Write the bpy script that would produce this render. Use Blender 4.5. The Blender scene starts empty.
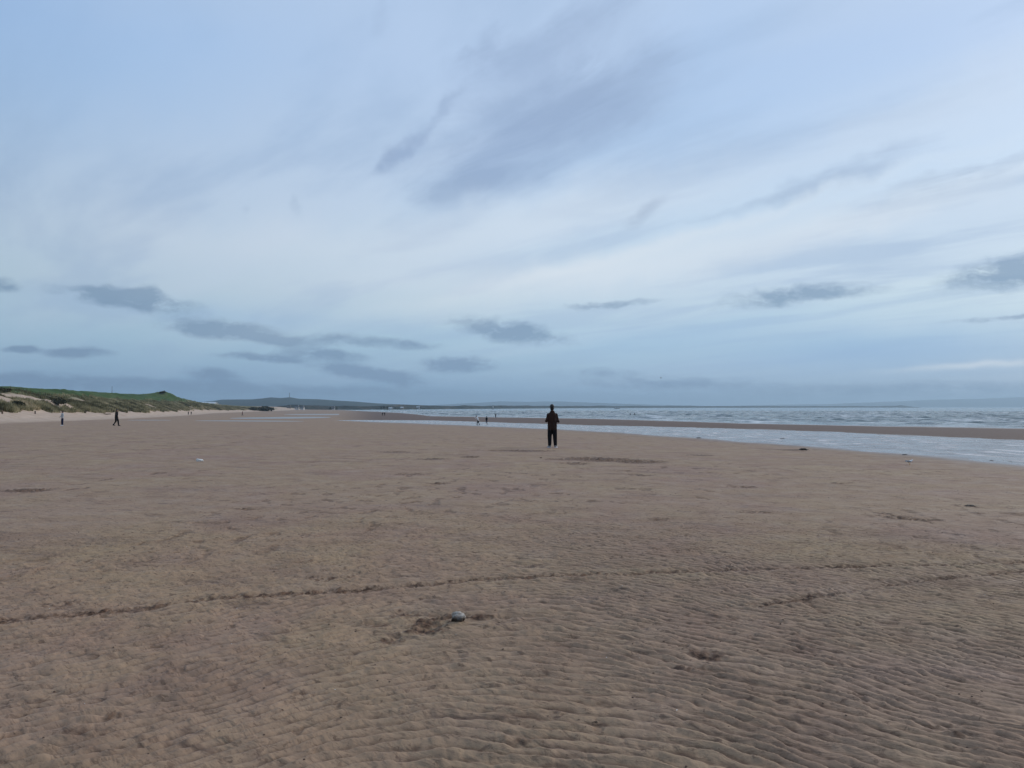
import bpy, bmesh, math, random
import numpy as np
from mathutils import Vector, Matrix, Euler

R = math.radians
S = bpy.context.scene
COL = S.collection
FPX = 774.0            # focal length in pixels at a width of 1024
CAMH = 1.67
PITCH = math.atan(23.0 / FPX)

# ------------------------------------------------------------------ camera
cam_d = bpy.data.cameras.new('camera')
cam = bpy.data.objects.new('camera', cam_d)
COL.objects.link(cam)
cam.location = (0, 0, CAMH)
cam.rotation_euler = (math.pi / 2 + PITCH, 0, 0)
cam_d.sensor_width = 36
cam_d.lens = FPX / 1024 * 36
cam_d.clip_start = 0.05
cam_d.clip_end = 60000
S.camera = cam
S.render.resolution_x = 1024
S.render.resolution_y = 768

# ------------------------------------------------------------------ render / exposure
S.render.engine = 'CYCLES'
S.view_settings.view_transform = 'Standard'
S.view_settings.look = 'None'
S.view_settings.gamma = 1
S.view_settings.exposure = 0
S.view_settings.use_curve_mapping = False
S.cycles.use_denoising = True
S.cycles.denoising_prefilter = 'ACCURATE'
S.cycles.denoising_input_passes = 'RGB_ALBEDO_NORMAL'
S.cycles.max_bounces = 5
S.cycles.diffuse_bounces = 2
S.cycles.glossy_bounces = 2
S.cycles.volume_bounces = 0
S.cycles.transmission_bounces = 2

# ------------------------------------------------------------------ sky and sun
SUN_EL, SUN_AZ = R(32), R(58)      # in front of the camera, to the right, behind thin cloud


def build_world():
    w = bpy.data.worlds.new('World')
    S.world = w
    w.use_nodes = True
    nt = w.node_tree
    N, L = nt.nodes, nt.links
    N.clear()
    out = N.new('ShaderNodeOutputWorld')
    bg = N.new('ShaderNodeBackground')
    L.new(bg.outputs[0], out.inputs[0])
    sky = N.new('ShaderNodeTexSky')
    sky.sky_type = 'NISHITA'
    sky.sun_disc = False
    sky.sun_elevation = SUN_EL
    sky.sun_rotation = SUN_AZ
    sky.altitude = 0
    sky.air_density = 1.3
    sky.dust_density = 2.0
    sky.ozone_density = 2.0

    def lk(s, i):
        if isinstance(s, (int, float)):
            i.default_value = s
        else:
            L.new(s, i)

    def m(op, a, b=0.0, c=0.0, clamp=False):
        n = N.new('ShaderNodeMath')
        n.operation = op
        n.use_clamp = clamp
        lk(a, n.inputs[0]); lk(b, n.inputs[1]); lk(c, n.inputs[2])
        return n.outputs[0]

    def ramp(f, pts, interp='EASE'):
        n = N.new('ShaderNodeValToRGB')
        n.color_ramp.interpolation = interp
        e = n.color_ramp.elements
        while len(e) < len(pts):
            e.new(0.5)
        for k, (p, c) in enumerate(pts):
            e[k].position = p
            e[k].color = (*c, 1) if isinstance(c, tuple) else (c, c, c, 1)
        L.new(f, n.inputs[0])
        return n.outputs[0]

    def mix(f, a, b):
        n = N.new('ShaderNodeMix')
        n.data_type = 'RGBA'
        lk(f, n.inputs[0])
        for s, i in ((a, 6), (b, 7)):
            if isinstance(s, tuple):
                n.inputs[i].default_value = (*s, 1)
            else:
                L.new(s, n.inputs[i])
        return n.outputs[2]

    tc = N.new('ShaderNodeTexCoord')
    sep = N.new('ShaderNodeSeparateXYZ')
    L.new(tc.outputs['Generated'], sep.inputs[0])
    x, y, z = sep.outputs
    zc = m('MAXIMUM', z, 0.0)
    # position on a flat cloud layer overhead: gives real cloud perspective
    den = m('ADD', zc, 0.06)
    px_, py_ = m('DIVIDE', x, den), m('DIVIDE', y, den)
    lay = N.new('ShaderNodeCombineXYZ')
    L.new(px_, lay.inputs[0]); L.new(py_, lay.inputs[1])

    def mapping(vec, rot, scale, loc=(0, 0, 0)):
        n = N.new('ShaderNodeMapping')
        n.vector_type = 'TEXTURE'
        n.inputs['Rotation'].default_value = (0, 0, rot)
        n.inputs['Scale'].default_value = (*scale, 1)
        n.inputs['Location'].default_value = (*loc, 0) if len(loc) == 2 else loc
        L.new(vec, n.inputs['Vector'])
        return n.outputs[0]

    def noise(vec, scale, detail, rough=0.55, dist=0.0):
        n = N.new('ShaderNodeTexNoise')
        n.noise_dimensions = '3D'
        n.inputs['Scale'].default_value = scale
        n.inputs['Detail'].default_value = detail
        n.inputs['Roughness'].default_value = rough
        n.inputs['Distortion'].default_value = dist
        L.new(vec, n.inputs['Vector'])
        return n
    wind = math.pi / 2 + R(38)
    v1 = mapping(lay.outputs[0], wind, (4.5, 1.0))
    veil = noise(v1, 0.55, 6, 0.5, 0.4).outputs['Fac']
    v2 = mapping(lay.outputs[0], wind, (3.0, 1.0), (3.1, 1.7))
    streak = noise(v2, 1.7, 6, 0.55, 0.3).outputs['Fac']
    # elevation profile of the high veil
    el = m('ARCSINE', z)
    az = m('ARCTAN2', x, y)
    eln = m('DIVIDE', m('MAXIMUM', el, 0.0), R(90), clamp=True)
    base = ramp(eln, [(0.0, (0.31, 0.54, 0.82)), (0.02, (0.33, 0.57, 0.86)), (0.05, (0.43, 0.67, 0.90)),
                      (0.09, (0.58, 0.75, 0.90)), (0.16, (0.56, 0.73, 0.94)), (0.26, (0.385, 0.59, 0.93)),
                      (0.5, (0.38, 0.54, 0.80)), (1.0, (0.38, 0.50, 0.68))], 'LINEAR')
    base = mix(0.22, base, _scale(N, L, sky.outputs[0], 0.12))
    # brighter veil where the sun stands behind the cloud, duller behind the camera
    dt = N.new('ShaderNodeVectorMath'); dt.operation = 'DOT_PRODUCT'
    L.new(tc.outputs['Generated'], dt.inputs[0])
    dt.inputs[1].default_value = (math.sin(SUN_AZ) * math.cos(SUN_EL), math.cos(SUN_AZ) * math.cos(SUN_EL), math.sin(SUN_EL))
    glow = ramp(m('MULTIPLY_ADD', dt.outputs['Value'], 0.5, 0.5), [(0.0, 0.72), (0.5, 0.84), (0.78, 0.96), (1.0, 0.95)], 'LINEAR')
    vm = ramp(veil, [(0.36, 0.0), (0.66, 1.0)])
    lift = ramp(eln, [(0.0, 0.1), (0.06, 0.5), (0.14, 1.0), (0.35, 0.75), (1.0, 0.5)], 'LINEAR')
    # azimuth: the pale veil is thickest in the middle and to the right
    vmask = m('MULTIPLY', m('MULTIPLY', vm, lift), 0.62)
    c = mix(vmask, base, (0.62, 0.73, 0.89))
    sm = ramp(streak, [(0.45, 0.0), (0.64, 1.0)])
    c = mix(m('MULTIPLY', sm, m('MULTIPLY', lift, 0.55)), c, (0.36, 0.50, 0.72))
    # individual clouds, by direction
    dn = noise(tc.outputs['Generated'], 11, 4, 0.6)
    dn2 = noise(tc.outputs['Generated'], 32, 4, 0.65)
    daz = m('MULTIPLY_ADD', dn.outputs['Fac'], 0.05, -0.025)
    sc = N.new('ShaderNodeSeparateColor'); L.new(dn.outputs['Color'], sc.inputs[0])
    elf = m('MULTIPLY_ADD', el, 0.16, 0.004)
    delv = m('MULTIPLY', m('SUBTRACT', sc.outputs[1], 0.5), m('MULTIPLY', elf, 1.3))
    ang = N.new('ShaderNodeCombineXYZ')
    L.new(m('ADD', az, daz), ang.inputs[0]); L.new(m('ADD', el, delv), ang.inputs[1])

    def cloud_sum(items):
        acc = None
        for (cx, cy, hw, hh, rot, s) in items:
            d = pix_dir(cx, cy)
            a0 = math.atan2(d.x, d.y); e0 = math.asin(d.z)
            k = math.cos(a0) ** 2
            mp = mapping(ang.outputs[0], R(rot), (hw / FPX * k * 1.05, hh / FPX * math.cos(a0)), (a0, e0))
            ln = N.new('ShaderNodeVectorMath'); ln.operation = 'DOT_PRODUCT'
            L.new(mp, ln.inputs[0]); L.new(mp, ln.inputs[1])
            g = m('EXPONENT', m('MULTIPLY', ln.outputs['Value'], -1.0))
            acc = m('MULTIPLY_ADD', g, s, acc if acc is not None else 0.0)
        return acc
    dark = [(130, 300, 54, 8, -3, 1.05), (140, 290, 20, 6, 0, .6), (222, 329, 46, 8, -2, 1.05), (268, 339, 36, 5, -6, .9), (262, 358, 38, 4, -3, .8), (325, 356, 34, 5, -4, .8), (345, 371, 30, 5, -6, .95),
            (388, 378, 32, 6, -5, 1.0), (400, 345, 34, 5, 0, .55), (457, 364, 32, 7, 0, 1.0), (335, 342, 30, 6, 0, .5),
            (508, 331, 46, 9, -10, .95), (212, 377, 24, 7, -10, 1.05), (23, 350, 13, 3.5, 0, 1.3), (78, 354, 24, 5, 0, 1.0),
            (0, 284, 16, 6, 0, .7), (800, 295, 66, 8, 4, .7), (1010, 271, 56, 14, 10, .9), (650, 211, 26, 7, 28, 1.0),
            (850, 176, 85, 14, 14, .55), (930, 188, 70, 10, 10, .5), (1000, 160, 60, 8, 12, .4), (740, 205, 90, 7, 14, .25), (610, 305, 44, 4, 5, .55), (1000, 318, 60, 3, 3, .4),
            (485, 180, 50, 17, 8, .8), (575, 112, 105, 30, 16, .62), (520, 135, 100, 38, 20, .5), (415, 140, 44, 5, 38, .7), (560, 70, 120, 26, 18, .22),
            (388, 160, 12, 8, 40, .6), (570, 22, 95, 22, 20, .5), (480, 58, 40, 13, 30, .45), (296, 206, 7, 14, 10, .35),
            (240, 206, 6, 10, 0, .3), (380, 25, 12, 18, -20, .35), (600, 373, 50, 5, 0, .3),
            (30, 381, 120, 7, -2, .75), (200, 388, 90, 6, -2, .55), (330, 392, 120, 6, 0, .5), (670, 384, 90, 7, 0, .5),
            (930, 388, 160, 7, 0, .45), (800, 398, 300, 6, 0, .3)]
    G = cloud_sum(dark)
    # ragged edges: lumpy low down, drawn out along the wind higher up
    lowv = mapping(ang.outputs[0], 0, (1.0, .38))
    n_low = noise(lowv, 30, 7, 0.66, 0.15).outputs['Fac']
    v3 = mapping(lay.outputs[0], wind, (3.2, 1.0), (1.1, 2.7))
    n_high = noise(v3, 3.6, 7, 0.66, 0.5).outputs['Fac']
    hi_f = ramp(eln, [(0.09, 0.0), (0.16, 1.0)])
    nn = mix(hi_f, n_low, n_high)
    Gn = m('MULTIPLY', G, m('MULTIPLY_ADD', nn, 3.8, -0.9))
    Gs = m('MULTIPLY', Gn, mix(hi_f, m('MULTIPLY', 1.0, 1.5), m('MULTIPLY', 1.0, .98)))
    Gm = ramp(m('MAXIMUM', Gs, 0.0), [(0.14, 0.0), (0.55, 0.62), (1.0, 1.0)], 'LINEAR')
    dcol = ramp(eln, [(0.0, (0.19, 0.29, 0.46)), (0.08, (0.225, 0.345, 0.50)), (0.2, (0.30, 0.41, 0.62)), (1.0, (0.28, 0.36, 0.5))], 'LINEAR')
    c = mix(m('MULTIPLY', Gm, mix(hi_f, m('ADD', 0.80, 0.0), m('ADD', 0.70, 0.0))), c, dcol)
    bright = [(985, 364, 80, 3.5, 3, 1.0), (960, 110, 160, 30, 12, .3), (560, 215, 190, 26, 8, .55), (300, 250, 240, 26, 0, .35), (640, 268, 260, 20, 10, .75), (420, 280, 160, 14, 3, .3), (700, 235, 260, 7, 13, .4), (880, 218, 160, 12, 14, .35)]
    blue = [(880, 352, 200, 26, 0, .9), (700, 330, 120, 14, 8, .35), (470, 395, 500, 8, 0, .35), (120, 60, 210, 80, 10, .6), (700, 60, 90, 60, 30, .25), (250, 318, 240, 10, -3, .3)]
    Bl = cloud_sum(blue)
    bcol = ramp(eln, [(0.0, (0.24, 0.43, 0.72)), (0.1, (0.31, 0.53, 0.82)), (0.3, (0.35, 0.58, 0.94)), (1.0, (0.33, 0.5, 0.8))], 'LINEAR')
    c = mix(m('MULTIPLY', m('MULTIPLY', Bl, m('SUBTRACT', 1.0, Gm, clamp=True)), 0.65, clamp=True), c, bcol)
    B = cloud_sum(bright)
    c = mix(m('MULTIPLY', B, 0.75, clamp=True), c, (0.80, 0.87, 0.94))
    fin = N.new('ShaderNodeVectorMath'); fin.operation = 'SCALE'
    L.new(c, fin.inputs[0]); L.new(glow, fin.inputs['Scale'])
    L.new(fin.outputs[0], bg.inputs['Color'])
    bg.inputs['Strength'].default_value = 1.0
    w.cycles.sampling_method = 'MANUAL'
    w.cycles.sample_map_resolution = 512


def _scale(N, L, s, k):
    n = N.new('ShaderNodeVectorMath'); n.operation = 'SCALE'
    L.new(s, n.inputs[0]); n.inputs['Scale'].default_value = k
    return n.outputs[0]


def pix_dir(px, py):
    """World direction seen at a pixel of the photograph (used to work out where things stand)."""
    u, v = px - 512, 384 - py
    cp, sp = math.cos(PITCH), math.sin(PITCH)
    return Vector((u, FPX * cp - v * sp, FPX * sp + v * cp)).normalized()


build_world()
sun_d = bpy.data.lights.new('sun', 'SUN')
sun_d.energy = 1.5
sun_d.angle = R(12)
sun_d.color = (1.0, 0.94, 0.86)
sun = bpy.data.objects.new('sun', sun_d)
COL.objects.link(sun)
sdir = Vector((math.sin(SUN_AZ) * math.cos(SUN_EL), math.cos(SUN_AZ) * math.cos(SUN_EL), math.sin(SUN_EL)))
sun.rotation_euler = sdir.to_track_quat('Z', 'Y').to_euler()
sun.location = (30, 50, 60)

# ------------------------------------------------------------------ helpers
rng = np.random.default_rng(7)
random.seed(11)


def perlin(x, y, seed=0):
    x = np.asarray(x, float); y = np.asarray(y, float)
    xi = np.floor(x).astype(np.int64); yi = np.floor(y).astype(np.int64)
    xf = x - xi; yf = y - yi
    u = xf * xf * xf * (xf * (xf * 6 - 15) + 10); v = yf * yf * yf * (yf * (yf * 6 - 15) + 10)

    def g(ix, iy, dx, dy):
        h = (ix * 374761393 + iy * 668265263 + seed * 2147483647) & 0xFFFFFFFF
        h = ((h ^ (h >> 13)) * 1274126177) & 0xFFFFFFFF
        h = (h ^ (h >> 16)) & 0xFFFF
        a = h * (2 * math.pi / 65536)
        return np.cos(a) * dx + np.sin(a) * dy
    n00 = g(xi, yi, xf, yf); n10 = g(xi + 1, yi, xf - 1, yf)
    n01 = g(xi, yi + 1, xf, yf - 1); n11 = g(xi + 1, yi + 1, xf - 1, yf - 1)
    return ((n00 * (1 - u) + n10 * u) * (1 - v) + (n01 * (1 - u) + n11 * u) * v) * 1.5


def fbm(x, y, oct=4, seed=0, gain=0.5):
    s = 0; a = 1; t = 0
    for k in range(oct):
        s = s + a * perlin(x * 2 ** k + 17.3 * k, y * 2 ** k - 9.1 * k, seed + k)
        t += a; a *= gain
    return s / t


def sstep(a, b, x):
    t = np.clip((x - a) / (b - a), 0, 1)
    return t * t * (3 - 2 * t)


def tag(o, label=None, cat=None, group=None, kind=None):
    if label: o['label'] = label
    if cat: o['category'] = cat
    if group: o['group'] = group
    if kind: o['kind'] = kind
    return o


def empty(name, loc, rz=0.0, label=None, cat=None, group=None):
    o = bpy.data.objects.new(name, None)
    o.empty_display_size = 0.2
    COL.objects.link(o)
    o.location = loc
    o.rotation_euler = (0, 0, rz)
    return tag(o, label, cat, group)


def link_mesh(name, me, mat=None, parent=None, smooth=True):
    o = bpy.data.objects.new(name, me)
    COL.objects.link(o)
    if mat: me.materials.append(mat)
    if parent: o.parent = parent
    if smooth and len(me.polygons):
        me.polygons.foreach_set('use_smooth', [True] * len(me.polygons))
    return o


def obj(name, bm, mat=None, parent=None, smooth=True):
    me = bpy.data.meshes.new(name)
    bm.to_mesh(me); bm.free()
    return link_mesh(name, me, mat, parent, smooth)


def grid_mesh(name, X, Y, Z, attrs=None, close=False):
    """Grid of vertices (rows x columns) to a mesh."""
    nr, nc = X.shape
    me = bpy.data.meshes.new(name)
    co = np.stack([X, Y, Z], -1).reshape(-1, 3).astype(np.float32)
    me.vertices.add(nr * nc)
    me.vertices.foreach_set('co', co.ravel())
    i = np.arange(nr * nc).reshape(nr, nc)
    if close:
        i = np.concatenate([i, i[:, :1]], 1)
    q = np.stack([i[:-1, :-1], i[:-1, 1:], i[1:, 1:], i[1:, :-1]], -1).reshape(-1, 4)
    nq = len(q)
    me.loops.add(nq * 4); me.polygons.add(nq)
    me.loops.foreach_set('vertex_index', q.ravel().astype(np.int32))
    me.polygons.foreach_set('loop_start', (np.arange(nq) * 4).astype(np.int32))
    me.polygons.foreach_set('loop_total', np.full(nq, 4, np.int32))
    me.polygons.foreach_set('use_smooth', np.ones(nq, bool))
    me.update(calc_edges=True)
    for k, a in (attrs or {}).items():
        at = me.attributes.new(k, 'FLOAT', 'POINT')
        at.data.foreach_set('value', a.ravel().astype(np.float32))
    return me


def soup_mesh(name, V, n):
    """V: (faces, n, 3) independent faces."""
    V = np.asarray(V, np.float32)
    nf = len(V)
    me = bpy.data.meshes.new(name)
    me.vertices.add(nf * n); me.vertices.foreach_set('co', V.ravel())
    me.loops.add(nf * n); me.polygons.add(nf)
    me.loops.foreach_set('vertex_index', np.arange(nf * n, dtype=np.int32))
    me.polygons.foreach_set('loop_start', (np.arange(nf) * n).astype(np.int32))
    me.polygons.foreach_set('loop_total', np.full(nf, n, np.int32))
    me.update(calc_edges=True)
    return me


# ------------------------------------------------------------------ materials
class MT:
    def __init__(s, name):
        s.m = bpy.data.materials.new(name)
        s.m.use_nodes = True
        s.N, s.L = s.m.node_tree.nodes, s.m.node_tree.links
        s.b = s.N['Principled BSDF']
        s._tc = None

    def lk(s, a, i):
        if isinstance(a, (int, float)): i.default_value = a
        elif isinstance(a, tuple): i.default_value = (*a, 1) if len(i.default_value) == 4 else a
        else: s.L.new(a, i)

    def pos(s):
        if s._tc is None: s._tc = s.N.new('ShaderNodeTexCoord')
        return s._tc.outputs['Object']

    def attr(s, n):
        a = s.N.new('ShaderNodeAttribute'); a.attribute_name = n
        return a.outputs['Fac']

    def math(s, op, a, b=0.0, c=0.0, clamp=False):
        n = s.N.new('ShaderNodeMath'); n.operation = op; n.use_clamp = clamp
        s.lk(a, n.inputs[0]); s.lk(b, n.inputs[1]); s.lk(c, n.inputs[2])
        return n.outputs[0]

    def noise(s, scale, detail=4, rough=0.55, dist=0.0, rot=0.0, stretch=(1, 1, 1), loc=(0, 0, 0)):
        mp = s.N.new('ShaderNodeMapping'); mp.vector_type = 'TEXTURE'
        mp.inputs['Rotation'].default_value = (0, 0, rot)
        mp.inputs['Scale'].default_value = stretch
        mp.inputs['Location'].default_value = loc
        s.L.new(s.pos(), mp.inputs['Vector'])
        n = s.N.new('ShaderNodeTexNoise')
        n.inputs['Scale'].default_value = scale; n.inputs['Detail'].default_value = detail
        n.inputs['Roughness'].default_value = rough; n.inputs['Distortion'].default_value = dist
        s.L.new(mp.outputs[0], n.inputs['Vector'])
        return n.outputs['Fac']

    def ramp(s, f, pts, interp='LINEAR'):
        n = s.N.new('ShaderNodeValToRGB'); n.color_ramp.interpolation = interp
        e = n.color_ramp.elements
        while len(e) < len(pts): e.new(0.5)
        for k, (p, c) in enumerate(pts):
            e[k].position = p
            e[k].color = (*c, 1) if isinstance(c, tuple) else (c, c, c, 1)
        s.L.new(f, n.inputs[0])
        return n.outputs[0]

    def mix(s, f, a, b, blend='MIX'):
        n = s.N.new('ShaderNodeMix'); n.data_type = 'RGBA'; n.blend_type = blend
        s.lk(f, n.inputs[0]); s.lk(a, n.inputs[6]); s.lk(b, n.inputs[7])
        return n.outputs[2]

    def set(s, **k):
        for a, v in k.items():
            s.lk(v, s.b.inputs[a.replace('_', ' ')])
        return s

    def bump(s, h, dist, strength=1.0, prev=None):
        n = s.N.new('ShaderNodeBump')
        n.inputs['Distance'].default_value = dist; s.lk(strength, n.inputs['Strength'])
        s.L.new(h, n.inputs['Height'])
        if prev is not None: s.L.new(prev, n.inputs['Normal'])
        return n.outputs[0]


def simple(name, col, rough=0.8, var=0.25, scale=6.0, spec=0.3, bump=0.0):
    t = MT(name)
    n = t.noise(scale, 4)
    lo = tuple(c * (1 - var) for c in col); hi = tuple(min(1, c * (1 + var)) for c in col)
    t.set(Base_Color=t.ramp(n, [(0.3, lo), (0.7, hi)]), Roughness=rough)
    t.b.inputs['Specular IOR Level'].default_value = spec
    if bump:
        t.L.new(t.bump(t.noise(scale * 6, 3), bump), t.b.inputs['Normal'])
    return t.m


def sand_material():
    t = MT('beach_sand')
    dig, dune, grass, turf, damp, trough_shade = (t.attr(k) for k in ('dig', 'dune', 'grass', 'turf', 'damp', 'crest'))
    broad = t.noise(0.35, 5, 0.6, 0.6)
    mid = t.noise(1.8, 5, 0.6, 0.4, loc=(5, 2, 0))
    fine = t.noise(38, 4, 0.65)
    c = t.ramp(broad, [(0.34, (0.322, 0.206, 0.142)), (0.50, (0.342, 0.227, 0.143)), (0.66, (0.358, 0.246, 0.145))])
    c = t.mix(t.ramp(mid, [(0.42, 0.0), (0.64, 0.14)]), c, (0.205, 0.128, 0.098))
    # shallow wetter hollows further out read as darker streaks
    st = t.noise(1.15, 6, 0.68, 0.5, rot=R(-25), stretch=(2.6, 1, 1), loc=(1, 9, 0))
    c = t.mix(t.ramp(st, [(0.52, 0.0), (0.64, 0.32)]), c, (0.155, 0.094, 0.070))
    # organic flecks and grains
    fl = t.noise(24, 4, 0.68, 0.8, rot=R(-35), stretch=(2.0, 1, 1), loc=(3, 3, 0))
    c = t.mix(t.ramp(fl, [(0.57, 0.0), (0.65, 0.45)]), c, (0.085, 0.047, 0.032))
    fl3 = t.noise(12.0, 5, 0.75, 0.6, rot=R(-20), stretch=(1.5, 1, 1), loc=(2, 8, 0))
    c = t.mix(t.ramp(fl3, [(0.575, 0.0), (0.64, 0.6)]), c, (0.090, 0.050, 0.034))
    fl2 = t.noise(4.2, 5, 0.72, 0.9, rot=R(-15), stretch=(2.6, 1, 1), loc=(7, 3, 0))
    c = t.mix(t.ramp(fl2, [(0.57, 0.0), (0.69, 0.65)]), c, (0.100, 0.058, 0.042))
    c = t.mix(t.ramp(fine, [(0.3, 0.30), (0.5, 0.0)]), c, (0.15, 0.10, 0.08))
    c = t.mix(t.math('MULTIPLY', trough_shade, 1.0), c, (0.078, 0.042, 0.026))  # damp trough colour, darkened to stand in for shade between the ripples
    gr = t.noise(260, 2, 0.7, 0, loc=(1, 1, 0))
    c = t.mix(t.ramp(gr, [(0.70, 0.0), (0.76, 0.6)]), c, (0.5, 0.44, 0.38))
    c = t.mix(t.math('MULTIPLY', dig, t.ramp(t.noise(9, 4, 0.7), [(0.38, 0.45), (0.55, 1.0)])), c, t.ramp(t.noise(14, 5, 0.75, 0.5, loc=(4, 4, 4)), [(0.42, (0.050, 0.026, 0.016)), (0.60, (0.175, 0.095, 0.056))]))
    dr = t.ramp(t.noise(0.5, 5), [(0.3, (0.40, 0.28, 0.20)), (0.7, (0.56, 0.42, 0.31))])
    c = t.mix(dune, c, dr)
    c = t.mix(t.math('MULTIPLY', damp, 0.8), c, (0.16, 0.108, 0.086))
    barm = t.attr('bar')
    c = t.mix(t.math('MULTIPLY', barm, 0.9), c, (0.125, 0.083, 0.066))
    gc = t.ramp(t.noise(0.22, 6, 0.65), [(0.32, (0.055, 0.055, 0.024)), (0.5, (0.15, 0.14, 0.07)), (0.66, (0.27, 0.24, 0.15))])
    c = t.mix(grass, c, gc)
    tcol = t.ramp(t.noise(0.07, 7, 0.75), [(0.36, (0.028, 0.045, 0.014)), (0.48, (0.042, 0.082, 0.018)), (0.58, (0.070, 0.10, 0.030)), (0.66, (0.14, 0.13, 0.065))])
    c = t.mix(turf, c, tcol)
    dampn = t.ramp(mid, [(0.35, 0.62), (0.65, 0.88)])
    rough = t.mix(damp, dampn, (0.30, 0.30, 0.30))
    rough = t.mix(barm, rough, (0.8, 0.8, 0.8))
    rough = t.mix(t.math('MAXIMUM', grass, turf), rough, (0.95, 0.95, 0.95))
    t.set(Base_Color=c, Roughness=rough)
    t.b.inputs['Specular IOR Level'].default_value = 0.22
    b1 = t.noise(9.5, 3, 0.55, 0.6, rot=R(-30), stretch=(2.4, 1, 1))
    b2 = t.noise(55, 4, 0.7)
    b3 = t.noise(2.1, 4, 0.6, 0.5, rot=R(-20), stretch=(2.2, 1, 1))
    dry = t.math('SUBTRACT', 1.0, damp, clamp=True)
    n = t.bump(b3, 0.030, t.math('MULTIPLY', dry, 0.8))
    n = t.bump(b1, 0.024, t.math('MULTIPLY', dry, 0.9), n)
    n = t.bump(b2, 0.0035, t.math('MULTIPLY', dry, 1.0), n)
    t.L.new(n, t.b.inputs['Normal'])
    return t.m


def water_material(name, deep, shallow, foam_glint_col=(0.78, 0.80, 0.80), rip=6.0, amp=0.02, rough=0.07, lo=0.55, hi=1.3, ruf=.6):
    t = MT(name)
    foam_glint, sh = t.attr('foam_glint'), t.attr('shallow')  # channel: foam together with painted glints; sea: foam alone
    c = t.mix(sh, deep, shallow)
    brk = t.noise(0.8, 5, 0.7, 0.5, rot=R(-20), stretch=(2.5, 1, 1))
    fm = t.math('MULTIPLY', foam_glint, t.ramp(brk, [(0.36, lo - 0.5), (0.62, hi)]), clamp=True)
    c = t.mix(fm, c, foam_glint_col)
    t.set(Base_Color=c, Roughness=t.mix(fm, (rough,) * 3, (0.75,) * 3))
    t.b.inputs['IOR'].default_value = 1.33
    r1 = t.noise(rip, 4, 0.6, 0.5, rot=R(-20), stretch=(1.8, 1, 1))
    r2 = t.noise(rip * 0.22, 4, 0.6, 0.5, rot=R(-10), stretch=(2.2, 1, 1))
    pt = t.noise(ruf, 4, 0.65, 0.3, rot=R(-12), stretch=(1, 4.5, 1), loc=(2, 6, 0))
    st = t.ramp(pt, [(0.38, 0.15), (0.62, 1.0)])
    n = t.bump(r2, amp * 5, st)
    n = t.bump(r1, amp, st, n)
    t.L.new(n, t.b.inputs['Normal'])
    return t.m


# ------------------------------------------------------------------ the shape of the beach
def beach0(x, y):
    """Gentle fall of the sand towards the sea."""
    t = (y - 31) + 0.75 * x
    t = 9 * np.log1p(np.exp(np.clip(t / 9, -30, 30))) + np.clip(t - 270, 0, None)*0 - 0.3
    t = np.clip(t, 0, None)
    return -2.93 * (1 - np.exp(-t / 135))


def solve(px, py, zf):
    """Distance forward (world y) at which the line of sight of a pixel meets the height function."""
    d = pix_dir(px, py); a = d.x / d.y; s = d.z / d.y
    Y = np.exp(np.linspace(math.log(1.0), math.log(9000), 6000))
    dz = zf(a * Y, Y) - (CAMH + s * Y)
    i = np.argmax(dz > 0)
    if dz[i] <= 0: i = len(Y) - 1
    if i == 0: return a, Y[0]
    f = dz[i - 1] / (dz[i - 1] - dz[i])
    return a, Y[i - 1] + f * (Y[i] - Y[i - 1])


SEA = -3.0
near = [(335, 420.4), (370, 421.8), (430, 424), (510, 427.3), (590, 431), (660, 436), (740, 441.7), (810, 446.6), (880, 452.5), (950, 459), (1024, 466), (1100, 474), (1250, 492)]
far_ = {335: 420.2, 370: 420.0, 430: 420.3, 510: 422.8, 590: 425.2, 660: 426.6, 740: 428.7, 810: 431, 880: 434, 950: 437, 1024: 440, 1100: 443.5, 1250: 450}
seap = [(300, 409.7), (340, 410.2), (370, 411.5), (400, 413), (430, 416.2), (510, 417.6), (590, 418.8), (660, 421), (740, 423.6), (810, 425), (880, 426.6), (950, 427.6), (1024, 429), (1100, 431), (1250, 434)]
A1, Y1, Z1, Y2 = [], [], [], []
for (px, py) in near:
    a, yy = solve(px, py, beach0)
    z1 = float(beach0(a * yy, yy))
    s2 = pix_dir(px, far_[px]); k = -s2.z / s2.y
    A1.append(a); Y1.append(yy); Z1.append(z1); Y2.append((CAMH - z1) / k)
A3, Y3 = [], []
for (px, py) in seap:
    d = pix_dir(px, py)
    A3.append(d.x / d.y); Y3.append((CAMH - SEA) / (-d.z / d.y))
A1, Y1, Z1, Y2, A3, Y3 = map(np.array, (A1, Y1, Z1, Y2, A3, Y3))
Y2 = np.maximum(Y2, Y1 * 1.002)

FY = np.array([0, 60, 98, 140, 195, 300, 503, 1020, 2000, 20000.])
FX = np.array([-36, -52, -65, -82, -101, -134, -196, -290, -420, -3000.])
PV = np.array([-1, 0, 6, 12, 20, 29, 37, 50, 75, 120, 400, 9000.])
PZ = np.array([0, 0, .55, 2.0, 4.8, 7.0, 9.2, 10.6, 11.3, 12.3, 12.5, 12.5])

blow = [(21, 397, 8.5, 26), (49, 396.5, 6.0, 18), (-12, 399, 5, 8), (78, 399.5, 3.5, 8), (150, 406, 6, 14), (118, 403, 3, 8), (288, 408.5, 28, 160), (35, 401.5, 5, 6)]


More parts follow.
